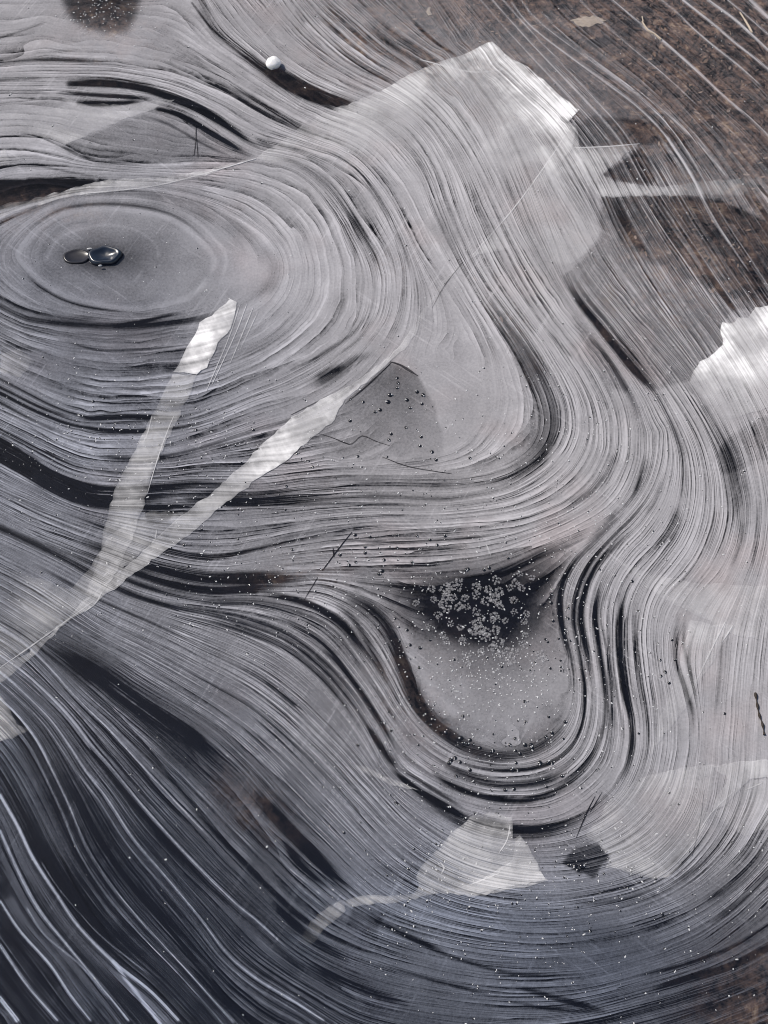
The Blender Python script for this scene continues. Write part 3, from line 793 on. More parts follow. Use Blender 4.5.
bx = np.concatenate([[-6000, -2500, -900], np.arange(-200, 980, 20), [1600, 3500, 7000]]).astype(float)
by = np.concatenate([[-2100, -1200, -600], np.arange(-200, 1240, 20), [1700, 2600]]).astype(float)
BXg, BYg = np.meshgrid(bx, by)
ix = np.clip(np.searchsorted(xs, np.clip(bx, -60, 830)), 0, len(xs) - 1)
iy = np.clip(np.searchsorted(ys, np.clip(by, -60, 1080)), 0, len(ys) - 1)
bwx, bwy = ground(BXg, BYg)
BED_Z = -0.035
bz = BED_Z - .02 * (1 - BROWN[np.ix_(iy, ix)]) + rng.uniform(-.002, .002, BXg.shape)
bed = bpy.data.objects.new('lake_bed', grid_mesh('lake_bed', bwx, bwy, bz, {'leaf_silt': BROWN[np.ix_(iy, ix)]}))
bed.data.materials.append(M_BED)
link(bed)
tag(bed, 'dark lake bed of silt and leaf litter seen through the ice', kind='structure')


# ------------------------------------------------------------------ fractures: thin white planes inside the top of the ice
def phi_at(px_, py_):
    j = min(max(np.searchsorted(xs, px_) - 1, 0), len(xs) - 2); i = min(max(np.searchsorted(ys, py_) - 1, 0), len(ys) - 2)
    u = (px_ - xs[j]) / (xs[j + 1] - xs[j]); v = (py_ - ys[i]) / (ys[i + 1] - ys[i])
    return float(PHI[i, j] * (1 - u) * (1 - v) + PHI[i, j + 1] * u * (1 - v) + PHI[i + 1, j] * (1 - u) * v + PHI[i + 1, j + 1] * u * v)


def idw(samples, x, y):
    num = den = 0.0
    for sx, sy, v in samples:
        w = 1.0 / ((sx - x) ** 2 + (sy - y) ** 2 + 30) ** 1.5
        num += w * v; den += w
    return num / den


def plate(name, poly, samples, mat, z0=.0004, th=.0009, dens=7, amp=1.2, label=None, feather=0):
    P = jag(poly, amp)
    n = len(P)
    A = np.array(P)
    pts2 = [Vector(p) for p in P]
    x0, y0 = A.min(0); x1, y1 = A.max(0)
    for gx_ in np.arange(x0 + 2, x1, dens):
        for gy_ in np.arange(y0 + 2, y1, dens):
            pts2.append(Vector((gx_ + random.uniform(-1.5, 1.5), gy_ + random.uniform(-1.5, 1.5))))
    v, e, f, *_ = delaunay_2d_cdt(pts2, [(i, (i + 1) % n) for i in range(n)], [], 1, .01)
    me = bpy.data.meshes.new(name)
    top = [G(p.x, p.y, z0 + th) for p in v]
    bot = [G(p.x, p.y, z0) for p in v]
    faces = []
    cnt = {}
    for t_ in f:
        a, b, c = t_[:3]
        nrm = (top[b] - top[a]).cross(top[c] - top[a]).z
        t3 = (a, b, c) if nrm > 0 else (a, c, b)
        faces.append(t3)
        for i in range(3):
            cnt[(t3[i], t3[(i + 1) % 3])] = 1
    N = len(v)
    allf = list(faces) + [tuple(i + N for i in reversed(t3)) for t3 in faces]
    for (a, b) in cnt:
        if (b, a) not in cnt: allf.append((b, a, a + N, b + N))
    me.from_pydata(top + bot, [], allf)
    at = me.attributes.new('whiteness', 'FLOAT', 'POINT')
    vals_ = [idw(samples, p.x, p.y) * (1.3 if mat is M_FR else 1.1) for p in v]
    rim_ = {k for e_ in cnt if (e_[1], e_[0]) not in cnt for k in e_}
    vals_ = [q * ((.5 if mat is M_FR else .72) if k in rim_ else 1) for k, q in enumerate(vals_)]
    at.data.foreach_set('value', np.array(vals_ + [0.0] * N, np.float32))
    fl = me.attributes.new('freeze_line', 'FLOAT', 'POINT')
    pv = [phi_at(p.x, p.y) for p in v]
    fl.data.foreach_set('value', np.array(pv + pv, np.float32))
    me.materials.append(mat)
    o = bpy.data.objects.new(name, me)
    link(o, ice)
    if label: o['label'] = label
    return o


FR = [
 ('fracture', [(256,159),(290,135),(325,113),(352,103),(380,92),(400,80),(440,62),(470,52),(492,42),(508,56),(533,72),(548,85),(565,100),(579,110),(568,122),(575,132),(573,147),(560,165),(540,185),(500,195),(440,185),(380,178),(330,172),(290,166)],
  [(492,50,.55),(533,85,.85),(565,115,.95),(520,100,.5),(560,140,.40),(440,70,.36),(400,88,.34),(352,108,.30),(300,135,.22),(260,158,.20),(470,110,.16),(420,140,.06),(520,140,.16),(500,190,0),(440,182,0),(380,176,0),(330,170,.04),(540,183,.02),(505,75,.55),(290,163,.06)], M_FR, 'pale crescent shaped fracture with a sharp upper edge'),
 ('fracture', [(-30,212),(40,198),(80,187),(110,180),(160,178),(200,172),(256,159),(200,177),(150,187),(110,192),(60,199),(20,211),(-30,232)],
  [(0,215,.30),(80,190,.34),(150,182,.30),(240,162,.30)], M_FR, 'thin white wisp of fracture running from the left edge'),
 ('fracture', [(576,148),(605,147),(639,144),(622,158),(602,175),(615,182),(640,186),(668,187),(700,182),(760,178),(790,190),(790,205),(740,196),(680,196),(640,197),(601,198),(585,185),(575,165)],
  [(585,155,.24),(625,148,.26),(590,185,.22),(640,192,.20),(700,190,.11),(790,198,.02)], M_FR, 'pale pointed fracture beside a dark triangle'),
 ('fracture', [(790,305),(755,308),(748,318),(738,318),(735,323),(722,323),(720,330),(723,345),(715,352),(708,358),(700,362),(692,375),(690,384),(705,400),(722,420),(745,415),(790,400)],
  [(760,315,1.1),(735,330,1.15),(725,348,1.0),(705,368,.85),(745,360,.8),(790,340,.8),(700,390,.22),(722,415,.05),(760,400,.18),(790,398,.15)], M_FRW, 'bright white jagged fracture at the right edge'),
 ('fracture', [(230,299),(237,303),(235,316),(230,329),(227,334),(218,343),(213,356),(207,368),(197,375),(173,373),(182,359),(187,348),(195,336),(200,323),(212,316),(220,308)],
  [(230,305,.85),(205,345,.95),(180,370,.65)], M_FRW, 'bright white upright streak above a paler tail'),
 ('fracture', [(173,374),(197,376),(190,395),(175,425),(165,445),(150,480),(143,510),(130,545),(115,575),(100,598),(85,595),(100,560),(105,525),(115,490),(133,455),(150,420),(165,390)],
  [(185,380,.20),(165,420,.18),(150,450,.26),(125,490,.27),(115,530,.22),(95,590,.20)], M_FR, 'faint striped tail of fracture below the bright streak'),
 ('fracture', [(470,258),(445,285),(430,306),(418,330),(404,350),(392,359),(385,366),(370,379),(345,400),(335,420),(310,440),(285,462),(256,480),(235,497),(215,512),(190,535),(160,555),(140,570),(110,592),(85,612),(60,628),(40,650),(10,677),(-30,700),(-30,688),(0,668),(25,655),(50,635),(80,605),(110,580),(140,555),(165,530),(190,510),(215,490),(238,470),(262,445),(290,420),(320,400),(345,388),(370,372),(385,360),(400,346),(412,328),(428,304),(443,280)],
  [(463,264,.12),(425,320,.20),(390,360,.34),(340,398,.70),(290,440,.80),(260,465,.70),(230,490,.30),(180,535,.32),(140,560,.36),(80,612,.34),(20,665,.30),(-30,695,.2)], M_FRW, 'long white diagonal crack blade crossing the freeze lines'),
 ('fracture', [(150,512),(188,512),(165,532),(110,582),(60,626),(0,672),(-30,690),(-30,560),(20,572),(70,590),(90,570),(110,535)],
  [(160,515,.16),(110,560,.22),(60,610,.20),(0,660,.14),(0,580,.03),(60,590,.08)], M_FR, 'pale hazy fracture filling the corner between two streaks'),
 ('fracture', [(-30,690),(0,695),(10,709),(17,725),(30,729),(13,739),(-30,750)], [(5,715,.24),(20,730,.14),(-30,720,.25)], M_FR, 'small bluish white fracture on the left edge'),
 ('fracture', [(470,817),(490,812),(512,818),(513,840),(520,835),(528,845),(535,858),(540,870),(548,881),(530,886),(500,892),(475,897),(450,893),(430,895),(400,902),(370,905),(350,908),(343,903),(360,896),(390,896),(415,893),(420,885),(416,877),(422,865),(440,848),(455,830)],
  [(480,830,.26),(440,870,.32),(500,850,.24),(520,875,.36),(380,899,.26),(350,904,.16),(440,892,.42),(525,850,.36)], M_FR, 'pale grey fan shaped fracture with a thin tail to its left'),
 ('fracture', [(440,891),(470,884),(492,874),(512,860),(515,842),(521,838),(528,847),(534,859),(539,871),(546,880),(520,885),(480,893)],
  [(530,850,.30),(500,880,.34),(450,889,.22)], M_FRW, 'white feathered fracture on the fan\'s right half', ),
 ('fracture', [(345,900),(330,906),(310,922),(298,942),(308,948),(328,926),(346,911)], [(335,910,.13),(302,942,.02)], M_FR, 'small grey fracture lobe at the end of the tail'),
 ('fracture', [(345,763),(363,766),(389,778),(419,791),(392,786),(365,773)], [(355,766,.30),(405,787,.30)], M_FR, 'thin pale sliver above the fan shaped fracture'),
 ('fracture', [(585,835),(597,820),(610,800),(640,778),(680,768),(715,765),(712,790),(705,810),(712,815),(700,840),(690,850),(680,865),(668,878),(655,880),(620,870),(605,868),(610,858),(600,846)],
  [(600,830,.22),(650,800,.14),(690,800,.18),(640,860,.24),(680,860,.22),(620,860,.26)], M_FR, 'broad pale fracture beside the small dark pane'),
 ('fracture', [(713,766),(740,762),(790,758),(790,776),(750,779),(738,791),(725,806),(712,813),(718,795),(728,780)], [(740,770,.40),(720,803,.34),(790,768,.42)], M_FRW, 'white hooked fracture at the right edge'),
 ('fracture', [(790,779),(790,822),(745,836),(724,822),(713,814),(740,793),(752,781)], [(745,825,.16),(780,800,.2)], M_FR, 'dull pale fracture under the white hook'),
 ('fracture', [(617,562),(650,573),(690,583),(790,588),(790,642),(740,637),(700,617),(665,600),(640,584)], [(630,568,.16),(700,600,.16),(790,615,.16)], M_FR, 'faint pale band fanning out to the right edge'),
 ('fracture', [(690,620),(712,625),(735,625),(720,650),(705,672),(690,700),(675,722),(655,747),(648,762),(658,722),(672,690),(683,650)], [(715,632,.24),(690,690,.20),(655,748,.14)], M_FR, 'bluish pale fracture blade between two dark lines'),
 ('fracture', [(57,93),(78,103),(125,106),(160,100),(175,100),(150,111),(120,121),(90,134),(65,146),(55,141),(30,135),(-30,130),(-30,115),(40,112),(70,106)], [(130,113,.24),(70,125,.16),(0,125,.08),(165,103,.3)], M_FR, 'smooth pale lens of ice above the dark pane'),
 ('fracture', [(470,258),(500,226),(530,188),(556,150),(574,122),(580,150),(590,190),(600,235),(585,255),(562,272),(540,250),(505,250)], [(480,250,.22),(560,150,.32),(575,200,.18),(560,260,.10),(520,240,.06),(595,235,.1)], M_FR, 'faint pale pane right of a fine straight crack'),
 ('fracture', [(-20,152),(5,150),(10,165),(-20,168)], [(0,158,.2)], M_FR, 'tiny pale chip on the left edge'),
 ('fracture', [(0,355),(20,350),(35,362),(20,378),(0,372)], [(15,362,.16)], M_FR, 'small square pale mark left of centre'),
]
for k, (nm, poly, sm, mt, lab) in enumerate(FR):
    plate(nm, poly, sm, mt, z0=.0004 + .0003 * (k % 3) + (.0012 if k == 10 else 0), label=lab, dens=5)


def ribbon(name, pts_, w, mat, z=.0016, white=None, label=None, taper=True):
    c = spline(pts_, 4)
    n = len(c)
    T = np.gradient(c, axis=0); T /= np.maximum(np.hypot(T[:, 0], T[:, 1]), 1e-6)[:, None]
    N = np.stack([-T[:, 1], T[:, 0]], 1)
    V, F, W = [], [], []
    for i in range(n):
        t = i / (n - 1)
        ww = w * (.25 + .75 * math.sin(math.pi * min(1, max(0, t))) ** .5 if taper else 1) * random.uniform(.7, 1.15) / 2
        for s_, zz in ((-1, 0), (-1, z), (1, z), (1, 0)):
            p = c[i] + N[i] * ww * s_
            V.append(G(p[0], p[1], zz + .0002)); W.append(white or 1)
    for i in range(n - 1):
        for j in range(4):
            a = i * 4 + j; b = i * 4 + (j + 1) % 4
            F.append((a, b, b + 4, a + 4))
    F.append((0, 3, 2, 1)); F.append(tuple((n - 1) * 4 + j for j in range(4)))
    me = bpy.data.meshes.new(name)
    me.from_pydata(V, [], F)
    if white is not None:
        at = me.attributes.new('whiteness', 'FLOAT', 'POINT')
        at.data.foreach_set('value', np.array(W, np.float32))
    me.materials.append(mat)
    bm = bmesh.new(); bm.from_mesh(me); bmesh.ops.recalc_face_normals(bm, faces=bm.faces); bm.to_mesh(me); bm.free()
    o = bpy.data.objects.new(name, me)
    link(o, ice)
    if label: o['label'] = label
    return o


for p_, w_ in [([(352,532),(340,547),(322,571)], 1.5), ([(333,548),(334,557)], 2.2), ([(304,600),(318,577)], 1.2), ([(595,796),(587,812),(576,838)], 1.6), ([(602,792),(590,812)], 1.0),
               ([(196,124),(196,140),(194,156)], 1.6), ([(197,140),(198,158)], 1.2), ([(291,415),(305,408),(319,401)], 1.6), ([(390,362),(400,365),(418,376)], 3.0), ([(345,404),(368,385),(391,363)], 1.8),
               ([(315,433),(330,437),(345,443),(352,444),(362,436),(375,441),(390,446)], 1.3), ([(382,457),(410,467),(452,474)], 1.2), 
               ([(463,262),(445,285),(432,308)], 1.4), ([(692,856),(700,822),(704,790)], .5)]:
    ribbon('dark_crack', p_, w_ * .75, M_DARK, z=.0006, white=.75)
for p_, w_, a_ in [([(725,622),(712,648),(692,690)], 1.3, .8), ([(733,625),(722,642)], 1.2, .6), ([(240,305),(228,340),(206,392)], .8, .45), ([(247,304),(235,335),(212,385)], .8, .5), ([(253,308),(242,335),(230,364)], .8, .5), ([(258,312),(240,350)], .7, .35),
                   ([(152,416),(148,432),(143,444)], .9, .5), ([(174,416),(168,430),(158,458),(147,495)], .9, .5), ([(256,159),(200,175),(150,187),(83,194)], 1.0, .7), ([(102,592),(96,603),(85,612)], 1.3, .8), ([(103,577),(110,570)], 1.2, .7), ([(157,530),(155,540)], 1.4, .7),
                   ([(486,544),(491,556)], 1.4, .8), ([(470,258),(510,213),(545,166),(575,120)], 1.0, .55), ([(573,148),(605,147),(640,144)], 1.0, .6), ([(499,853),(507,840),(510,825)], 1.0, .5), ([(440,862),(444,868),(441,874)], 1.4, .6), ([(470,885),(500,873)], 1.0, .5),
                   ([(420,60),(470,72),(505,70)], 1.2, .45), ([(0,668),(40,640),(95,600)], 1.0, .6), ([(745,790),(755,786),(762,783)], 1.2, .5), ([(700,830),(712,812),(735,790)], .9, .45),
                   ]:
    ribbon('hairline_crack', p_, w_ * 1.15, M_HAIR, white=a_ * .8, z=.001)


# ------------------------------------------------------------------ large trapped bubble
def bowl(name, cx, cy, rx, ry, prof, mat, seg_n=40, rot=0.0, wob=.04):
    """a body turned on an upright axis, oval in plan; prof = (share of radius, height)"""
    r = random.Random(int(cx * 7 + cy))
    kx, ky = rx * PXM, ry * PXM / math.cos(TILT)
    wv = [1 + wob * math.sin(2 * a_ + 1) + wob * .6 * math.sin(5 * a_) for a_ in np.linspace(0, 2 * math.pi, seg_n, endpoint=False)]
    V, F = [], []
    for (s_, h) in prof:
        for k in range(seg_n):
            a_ = 2 * math.pi * k / seg_n
            x, y = kx * s_ * wv[k] * math.cos(a_), ky * s_ * wv[k] * math.sin(a_)
            V.append((x * math.cos(rot) - y * math.sin(rot), x * math.sin(rot) + y * math.cos(rot), h))
    m = len(prof)
    for i in range(m - 1):
        for k in range(seg_n):
            a_, b_ = i * seg_n + k, i * seg_n + (k + 1) % seg_n
            F.append((a_, b_, b_ + seg_n, a_ + seg_n))
    F.append(tuple((m - 1) * seg_n + k for k in range(seg_n)))
    F.append(tuple(reversed(range(seg_n))))
    me = bpy.data.meshes.new(name)
    me.from_pydata(V, [], F)
    me.polygons.foreach_set('use_smooth', np.ones(len(F), bool))
    me.materials.append(mat)
    return bpy.data.objects.new(name, me)


M_BUB = simple('wet_bubble', (.010, .016, .030), .30, 1.0, .4, 120)
M_BUBD = simple('bubble_film', (.018, .018, .024), .30, .5, .4, 150)
M_RIM = simple('bubble_rim', (.07, .07, .08), .22, .7, .4, 200, bump=.3)
bub = bpy.data.objects.new('air_bubble', None)
bub.empty_display_size = .02
bub.location = G(95, 257, 0)
link(bub)
tag(bub, 'large glossy dark double air bubble at the centre of the oval freeze rings', 'air bubble')


def place_part(o, cx, cy, parent, z=.0006):
    link(o, parent)
    o.location = G(cx, cy, z) - parent.location
    return o


main = bowl('dome', 105, 257, 17.5, 11.5, [(1.0, 0), (.98, .003), (.90, .0066), (.80, .0072), (.66, .0052), (.48, .0030), (.26, .0017), (.05, .0013)], M_BUB, 48, wob=.09)
place_part(main, 105, 257, bub)
lobe = bowl('side_lobe', 77, 257, 15, 9, [(1.0, 0), (.96, .0016), (.88, .0024), (.78, .0016), (.5, .0009), (.2, .0007), (.03, .0007)], M_BUBD, 40)
place_part(lobe, 77, 257, bub, .0004)
M_FROST_GLINT = simple('frost', (.55, .56, .58), .6, .4, .15, 400, bump=.4)  # frost white, also the colour of the painted bubble glints
for (cx, cy, rx, ry) in [(90,250,3,1.3), (101,268,2,1.2)]:  # pale beads put on the large bubble as painted glints
    g_ = bowl('painted_glint', cx, cy, rx, ry, [(1, 0), (.8, .001), (.4, .0018), (.05, .002)], M_FROST_GLINT, 10, wob=.2)
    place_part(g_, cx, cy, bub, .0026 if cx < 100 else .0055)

# ------------------------------------------------------------------ snow lump
M_SNOW = simple('packed_snow', (.93, .93, .94), .7, .3, .04, 160, bump=.3)
_p = [n for n in M_SNOW.node_tree.nodes if n.type == 'BSDF_PRINCIPLED'][0]
_p.inputs['Subsurface Weight'].default_value = 1.0
_p.inputs['Subsurface Radius'].default_value = (.02, .02, .018)
_p.inputs['Subsurface Scale'].default_value = 1.0
bm = bmesh.new()
bmesh.ops.create_icosphere(bm, subdivisions=4, radius=1)
rr = random.Random(5)
planes = [Vector((rr.uniform(-1, 1), rr.uniform(-1, 1), rr.uniform(-.2, 1))).normalized() for _ in range(9)]
for v in bm.verts:
    for n_ in planes:
        d_ = v.co.dot(n_)
        if d_ > .74: v.co -= n_ * (d_ - .74)
    v.co *= 1 + .02 * math.sin(v.co.x * 9 + v.co.y * 5)
    v.co = Vector((v.co.x * 8.8 * PXM, v.co.y * 9.6 * PXM, max(v.co.z, -.75) * 8.0 * PXM))
zmin = min(v.co.z for v in bm.verts)
for v in bm.verts: v.co.z -= zmin
for f in bm.faces: f.smooth = True
me = bpy.data.meshes.new('snow_lump'); bm.to_mesh(me); bm.free()
me.materials.append(M_SNOW)
lump = link(bpy.data.objects.new('snow_lump', me))
lump.location = G(273.5, 66, .0)
tag(lump, 'small white lump of snow sitting on a dark freeze band near the top', 'snow lump')


# ------------------------------------------------------------------ twig
def tube(pts3, radii, sides=8):
    V, F = [], []
    n = len(pts3)
    for i, p in enumerate(pts3):
        d_ = (pts3[min(i + 1, n - 1)] - pts3[max(i - 1, 0)]).normalized()
        u = d_.cross(Vector((0, 0, 1))).normalized(); w_ = u.cross(d_)
        for k in range(sides):
            a_ = 2 * math.pi * k / sides
            V.append(p + (u * math.cos(a_) + w_ * math.sin(a_)) * radii[i])
    for i in range(n - 1):
        for k in range(sides):
            a_, b_ = i * sides + k, i * sides + (k + 1) % sides
            F.append((a_, b_, b_ + sides, a_ + sides))
    F.append(tuple(reversed(range(sides)))); F.append(tuple((n - 1) * sides + k for k in range(sides)))
    return V, F


M_TWIG = simple('wet_bark', (.035, .027, .022), .6, .3, .5, 500, bump=.6)
c = spline([(755,693),(757,706),(759,716),(762,724),(764,735)], 2.0)
rad = [PXM * (.9 + .5 * math.sin(i * 1.3)) * (1.15 if i < 3 else 1) for i in range(len(c))]
V, F = tube([G(p[0], p[1], .0016) for p in c], rad)
me = bpy.data.meshes.new('twig'); me.from_pydata(V, [], F); me.materials.append(M_TWIG)
tw = link(bpy.data.objects.new('twig', me))
tag(tw, 'short thin dark crooked twig lying near the right edge of the ice', 'twig')

# ------------------------------------------------------------------ pale leaves and straws frozen at the top
M_LEAF = simple('bleached_leaf', (.34, .29, .245), .75, .2, .35, 90, bump=.6)
M_STRAW = simple('bleached_straw', (.46, .39, .32), .7, .2, .3, 200)


def leaf(outline, label, z=-.004, jg=.6):
    P = jag(outline, jg, 2.2)
    cx = sum(p[0] for p in P) / len(P); cy = sum(p[1] for p in P) / len(P)
    o0 = G(cx, cy)
    V = [G(p[0], p[1], z + .0008 * math.sin(i * 1.1) ** 2) - o0 for i, p in enumerate(P)]
    n = len(V)
    ring = [Vector((v.x * .55, v.y * .55, z + .0008)) for v in V]
    base = [Vector((v.x, v.y, z - .0006)) for v in V]
    VV = base + V + ring + [Vector((0, 0, z + .0012))]
    F = [tuple(reversed(range(n)))]
    for i in range(n):
        j = (i + 1) % n
        F.append((i, j, n + j, n + i)); F.append((n + i, n + j, 2 * n + j, 2 * n + i)); F.append((2 * n + i, 2 * n + j, 3 * n))
    me = bpy.data.meshes.new('leaf_scrap'); me.from_pydata(VV, [], F); me.materials.append(M_LEAF)
    bm = bmesh.new(); bm.from_mesh(me); bmesh.ops.recalc_face_normals(bm, faces=bm.faces); bm.to_mesh(me); bm.free()
    o = link(bpy.data.objects.new('leaf_scrap', me)); o.location = o0
    return tag(o, label, 'leaf')


leaf([(570,19),(577,16),(586,14),(593,14),(601,16),(607,19),(601,22),(594,23),(588,26),(581,24),(575,22)], 'cream coloured torn leaf scrap frozen near the top edge', jg=1.6)
leaf([(426,10),(428,6),(431,5),(430,9),(432,13),(428,14)], 'small pale curled leaf scrap in the brown patch')


def straw(pts_, r, label):
    c = spline(pts_, 3)
    V, F = tube([G(p[0], p[1], .001) for p in c], [PXM * r * random.uniform(.7, 1.2) for _ in c], 6)
    me = bpy.data.meshes.new('straw'); me.from_pydata(V, [], F); me.materials.append(M_STRAW)
    return tag(link(bpy.data.objects.new('straw', me)), label, 'straw')


straw([(642,22),(648,31),(654,34),(661,40)], 1.1, 'pale bent straw frozen along a white freeze line')
straw([(642,17),(643,22)], .8, 'short upright pale straw stub beside the bent straw')
straw([(740,13),(747,24),(752,33)], 1.2, 'pale straw along the ridge in the top corner')

# ------------------------------------------------------------------ leaf litter on the bed
M_LIT = None
t = NT('leaf_litter')
oi = t.attr('shade')
cr = t.n('ShaderNodeValToRGB'); t.put(cr.inputs[0], oi)
e = cr.color_ramp.elements
e[0].color = (.010, .009, .010, 1); e[1].color = (.26, .20, .165, 1)
a = e.new(.4); a.color = (.055, .040, .036, 1)
a = e.new(.75); a.color = (.13, .088, .070, 1)
p = t.n('ShaderNodeBsdfPrincipled'); p.inputs['Roughness'].default_value = .85
t.put(p.inputs['Base Color'], cr.outputs[0])
M_LIT = t.done(p.outputs[0])
V, F, SH = [], [], []
rl = random.Random(21)
cnt = 0
while cnt < 3600:
    px_, py_ = rl.uniform(380, 820), rl.uniform(-60, 330)
    b_ = BROWN[min(len(ys) - 1, np.searchsorted(ys, py_)), min(len(xs) - 1, np.searchsorted(xs, px_))]
    if rl.random() > b_ ** 2: continue
    cnt += 1
    o = G(px_, py_, 0) * 1.0
    a_ = rl.uniform(0, 6.28); L = rl.choice([.0018, .002, .0026, .0034, .005]) * rl.uniform(.7, 1.3); W_ = L * rl.uniform(.15, .5)
    z_ = BED_Z + .003 + rl.uniform(0, .02)
    tz = rl.uniform(-.4, .4)
    i0 = len(V)
    for (u_, v_) in ((-1, 0), (-.4, -1), (.4, -.8), (1, 0), (.4, .9), (-.4, .8)):
        x = u_ * L; y = v_ * W_
        V.append((o.x + x * math.cos(a_) - y * math.sin(a_), o.y + .014 + x * math.sin(a_) + y * math.cos(a_), z_ + x * tz * .5))
    F.append(tuple(range(i0, i0 + 6)))
    s_ = rl.random() ** 2.2
    SH += [s_] * 6
me = bpy.data.meshes.new('leaf_litter'); me.from_pydata(V, [], F)
at = me.attributes.new('shade', 'FLOAT', 'POINT'); at.data.foreach_set('value', np.array(SH, np.float32))
me.materials.append(M_LIT)
tag(link(bpy.data.objects.new('leaf_litter', me)), 'brown leaf litter lying under the clear ice', kind='stuff')

# ------------------------------------------------------------------ frost rosettes in the dark pocket
def rosette_mesh(r_, seed):
    rr = random.Random(seed)
    bm = bmesh.new()
    n = rr.randint(7, 10)
    for k in range(n):                            # crystal grains in a loose ring round a small pit
        a_ = 2 * math.pi * k / n + rr.uniform(-.25, .25)
        d_ = r_ * rr.uniform(.55, .95)
        s_ = r_ * rr.uniform(.24, .42)
        mtx = Matrix.Translation((d_ * math.cos(a_), d_ * math.sin(a_), s_ * .3)) @ Matrix.Rotation(rr.uniform(0, 3), 4, 'Z') @ Matrix.Diagonal((1, rr.uniform(.5, 1), .6, 1))
        bmesh.ops.create_icosphere(bm, subdivisions=1, radius=s_, matrix=mtx)
    for k in range(rr.randint(2, 4)):
        a_ = rr.uniform(0, 6.28); s_ = r_ * rr.uniform(.12, .25)
        mtx = Matrix.Translation((r_ * .3 * math.cos(a_), r_ * .3 * math.sin(a_), s_ * .3)) @ Matrix.Diagonal((1, 1, .6, 1))
        bmesh.ops.create_icosphere(bm, subdivisions=1, radius=s_, matrix=mtx)
    me = bpy.data.meshes.new('frost_rosette'); bm.to_mesh(me); bm.free()
    me.materials.append(M_ROS)
    return me


t = NT('frost_crystal')
pos = t.n('ShaderNodeTexCoord').outputs['Object']
df = t.n('ShaderNodeBsdfDiffuse'); df.inputs['Color'].default_value = (.58, .58, .61, 1)
tr = t.n('ShaderNodeBsdfTransparent')
M_ROS = t.done(t.mixs(t.ramp(t.noise(pos, 500, 2, .6), (.3, .7, .04, .26)), tr.outputs[0], df.outputs[0]))
protos = [rosette_mesh(.0048, s_) for s_ in range(6)]
ROS = [(432,589,4),(445,590,6),(450,586,5),(446,597,5),(458,588,4),(459,582,4),(452,598,4.5),(443,604,5),(447,609,5),(459,607,5),(467,607,3.5),(438,615,4),(465,598,4),(477,588,5),(476,596,4.5),(488,590,4.5),(486,601,5),(494,598,5),(499,593,5),(497,602,4),(496,580,5),(500,606,4),(510,588,3.5),(515,583,4),(521,588,4),(514,600,4),(520,574,3.5),(532,578,3.5),(476,612,4),(481,618,4),(495,616,4.5),(493,620,3.5),(514,612,3.5),(505,621,3.5),(477,624,5),(475,631,6),(480,631,5),(486,632,5),(486,637,5),(496,630,5),(498,643,6),(491,648,4),(481,652,4),(463,641,4),(451,624,3.5),(460,628,3.5),(446,641,3.5),(443,635,3.5),(527,614,3.5),(524,622,3.5),(522,644,4),(525,635,3.5),(508,652,4.5),(515,652,4),(510,661,5),(500,654,4),(467,656,4.5),(468,664,3.5),(540,655,4.5),(543,659,3.5),(416,603,3.5),(434,600,3.5),(428,627,3),(455,660,3),(531,671,3)]
for i, (x, y, r_) in enumerate(ROS):
    o = link(bpy.data.objects.new('frost_rosette', protos[i % 6]))
    o.location = G(x, y, .0004)
    k = r_ * PXM * 1.0 / .0048
    o.scale = (k, k, k)
    o.rotation_euler = (0, 0, i * 1.7)
    tag(o, 'small pale frost rosette in the dark pocket of clear ice', 'frost rosette', 'frost rosettes in the dark pocket')

# ------------------------------------------------------------------ bubbles in the ice surface
M_PIT = simple('dark_bubble', (.010, .010, .014), .12, .8, .3, 300)


def pit_mesh(seed):
    rr = random.Random(seed)
    bm = bmesh.new()
    bmesh.ops.create_uvsphere(bm, u_segments=10, v_segments=6, radius=1)
    for v in bm.verts:
        v.co.x *= rr.uniform(.9, 1.1); v.co.z = max(v.co.z, -.05) * .6
    for f in bm.faces: f.smooth = True
    for f in bm.faces: f.material_index = 0
    res = bmesh.ops.create_icosphere(bm, subdivisions=1, radius=.42, matrix=Matrix.Translation((.75 * math.cos(seed), .75 * math.sin(seed), .30)))  # white bead stands in for the bubble's glint
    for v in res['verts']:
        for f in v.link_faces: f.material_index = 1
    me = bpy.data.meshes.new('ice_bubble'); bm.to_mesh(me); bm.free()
    me.materials.append(M_PIT); me.materials.append(M_FROST_GLINT)
    return me


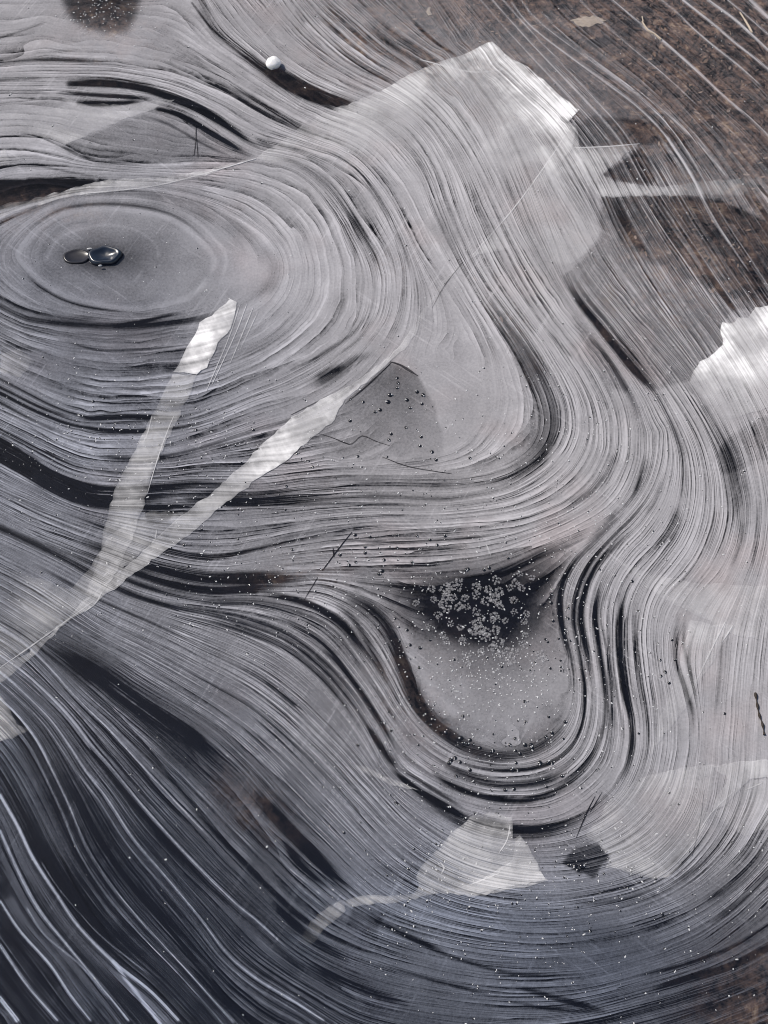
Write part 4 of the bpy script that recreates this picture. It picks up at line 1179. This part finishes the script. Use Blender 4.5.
pits = [pit_mesh(s_) for s_ in range(7)]
BUB = [(390,395,3),(388,402,3),(397,388,2),(407,400,2.4),(410,408,2),(380,410,2.4),(375,412,2),(417,392,2.4),(423,395,2.6),(422,404,2),(398,383,2),(391,434,2),(389,440,2),(420,446,2),(432,452,2.2),(421,437,2),(363,402,2),(350,421,2),(397,378,2),(436,460,2),
       (575,866,2.6),(582,866,3),(578,870,2),(569,865,2),
       (382,571,2.6),(379,574,2.2),(355,535,2.2),(397,535,1.8),(370,537,1.8),(417,536,1.8),(430,540,1.8),(397,548,1.8),(445,536,1.8),(466,570,2.2),(489,568,2.2),(468,569,2),(484,570,2),(437,545,1.8),(340,555,2),(349,565,2),(365,553,2),(384,560,2),(412,562,1.8),
       (461,738,2.6),(467,744,2.4),(470,740,2.2),(463,743,2),(480,748,2),(491,752,2),(525,745,2.4),(531,745,2.6),(532,748,2.2),(510,745,2),(520,754,2),(546,737,2),(552,733,2),(540,763,2.6),(548,763,2.4),(552,763,2.2),(512,770,2.6),(518,770,2.2),(451,760,2.6),(455,758,2.2),(449,763,2.2),(460,762,2),(505,790,2),(514,789,2),(562,776,2),(516,763,1.8),(565,722,2),(470,770,2),(434,719,2),(446,733,2.2),
       (551,594,2),(551,603,2),(562,589,2),(553,621,1.8),(565,633,1.8),(547,580,1.8),(665,672,2),(669,683,1.8),(660,660,1.6),(672,640,1.6),(661,676,1.6),(675,660,1.6),
       (410,645,2),(420,648,2),(407,630,1.8),(430,640,1.6),(454,660,1.8),(430,725,1.8)]
bubble_objs = []
rb = random.Random(99)


def flow_amount(px_, py_):
    return CLOUD[min(len(ys) - 1, np.searchsorted(ys, py_)), min(len(xs) - 1, np.searchsorted(xs, px_))]


pool = [(x, y, r_) for x, y, r_ in BUB]
while len(pool) < 290:
    # thickest round the pocket and over the middle left, as in the ice
    zone = rb.choice([(330,470,200,60,2), (250,560,200,50,3), (400,690,90,90,3), (500,760,110,45,3), (540,620,70,90,2), (480,850,180,60,2), (650,900,120,60,2), (150,430,150,60,1), (600,760,120,120,1)])
    x, y = rb.gauss(zone[0], zone[2] * .5), rb.gauss(zone[1], zone[3] * .5)
    if 2 < x < 766 and 2 < y < 1022 and not (420 < x < 545 and 575 < y < 650): pool.append((x, y, .8 + 1.1 * rb.random() ** 2.2))
for i, (x, y, r_) in enumerate(pool):
    o = link(bpy.data.objects.new('ice_bubble', pits[i % 7]))
    o.location = G(x, y, .0003)
    k = r_ * PXM * .85
    o.scale = (k, k, k); o.rotation_euler = (0, 0, i * 2.1)
    tag(o, 'tiny dark bubble with a painted white glint set in the ice surface', 'bubble', 'dark bubbles in the ice')

# fine white specks and pin bubbles nobody could count
V, F, MI = [], [], []
ico = bmesh.new(); bmesh.ops.create_icosphere(ico, subdivisions=1, radius=1)
IV = [v.co.copy() for v in ico.verts]; IF = [tuple(v.index for v in f.verts) for f in ico.faces]; ico.free()


def speck(x, y, r_, mi, el=1.0, an=0.0):
    o = G(x, y, 0)
    i0 = len(V)
    for q in IV:
        a_, b_ = q.x * el * r_, q.y * r_
        V.append((o.x + a_ * math.cos(an) - b_ * math.sin(an), o.y + a_ * math.sin(an) + b_ * math.cos(an), max(q.z, -.1) * r_ * .7 + .0002))
    for f in IF:
        F.append(tuple(i0 + k for k in f)); MI.append(mi)


for k in range(4600):
    if rb.random() < .30:
        x, y = rb.uniform(-60, 830), rb.uniform(-60, 1084)
    else:
        z_ = rb.choice([(420,700,200,150), (300,560,240,90), (520,870,220,120), (560,600,150,150), (560,420,160,160), (150,440,180,70)])
        x, y = rb.gauss(z_[0], z_[2] * .55), rb.gauss(z_[1], z_[3] * .55)
    if y > 640 and x < 380 and rb.random() < .75: continue
    r_ = PXM * rb.choice([.22, .26, .3, .35, .4, .45, .5, .6, .8])
    speck(x, y, r_, 0, rb.uniform(.8, 2.2), rb.uniform(0, 3.14))
    if rb.random() < .45: speck(x + rb.uniform(-1.4, 1.4), y + rb.uniform(-1.4, 1.4), r_ * 1.2, 1)
for k in range(260):                               # pale crystal flecks scattered round the rosettes
    speck(rb.gauss(490, 38), rb.gauss(680, 26), PXM * rb.uniform(.4, .9), 0)
for k in range(130):                               # grit in the clear patch at the top
    speck(rb.gauss(103, 22), rb.gauss(8, 14), PXM * rb.uniform(.4, .8), 0, rb.uniform(1, 2), 0)
me = bpy.data.meshes.new('frost_specks'); me.from_pydata(V, [], F)
me.polygons.foreach_set('material_index', np.array(MI, np.int32))
me.materials.append(M_FROST_GLINT); me.materials.append(M_PIT)
tag(link(bpy.data.objects.new('frost_specks', me)), 'fine white frost specks and pin bubbles over the ice', kind='stuff')
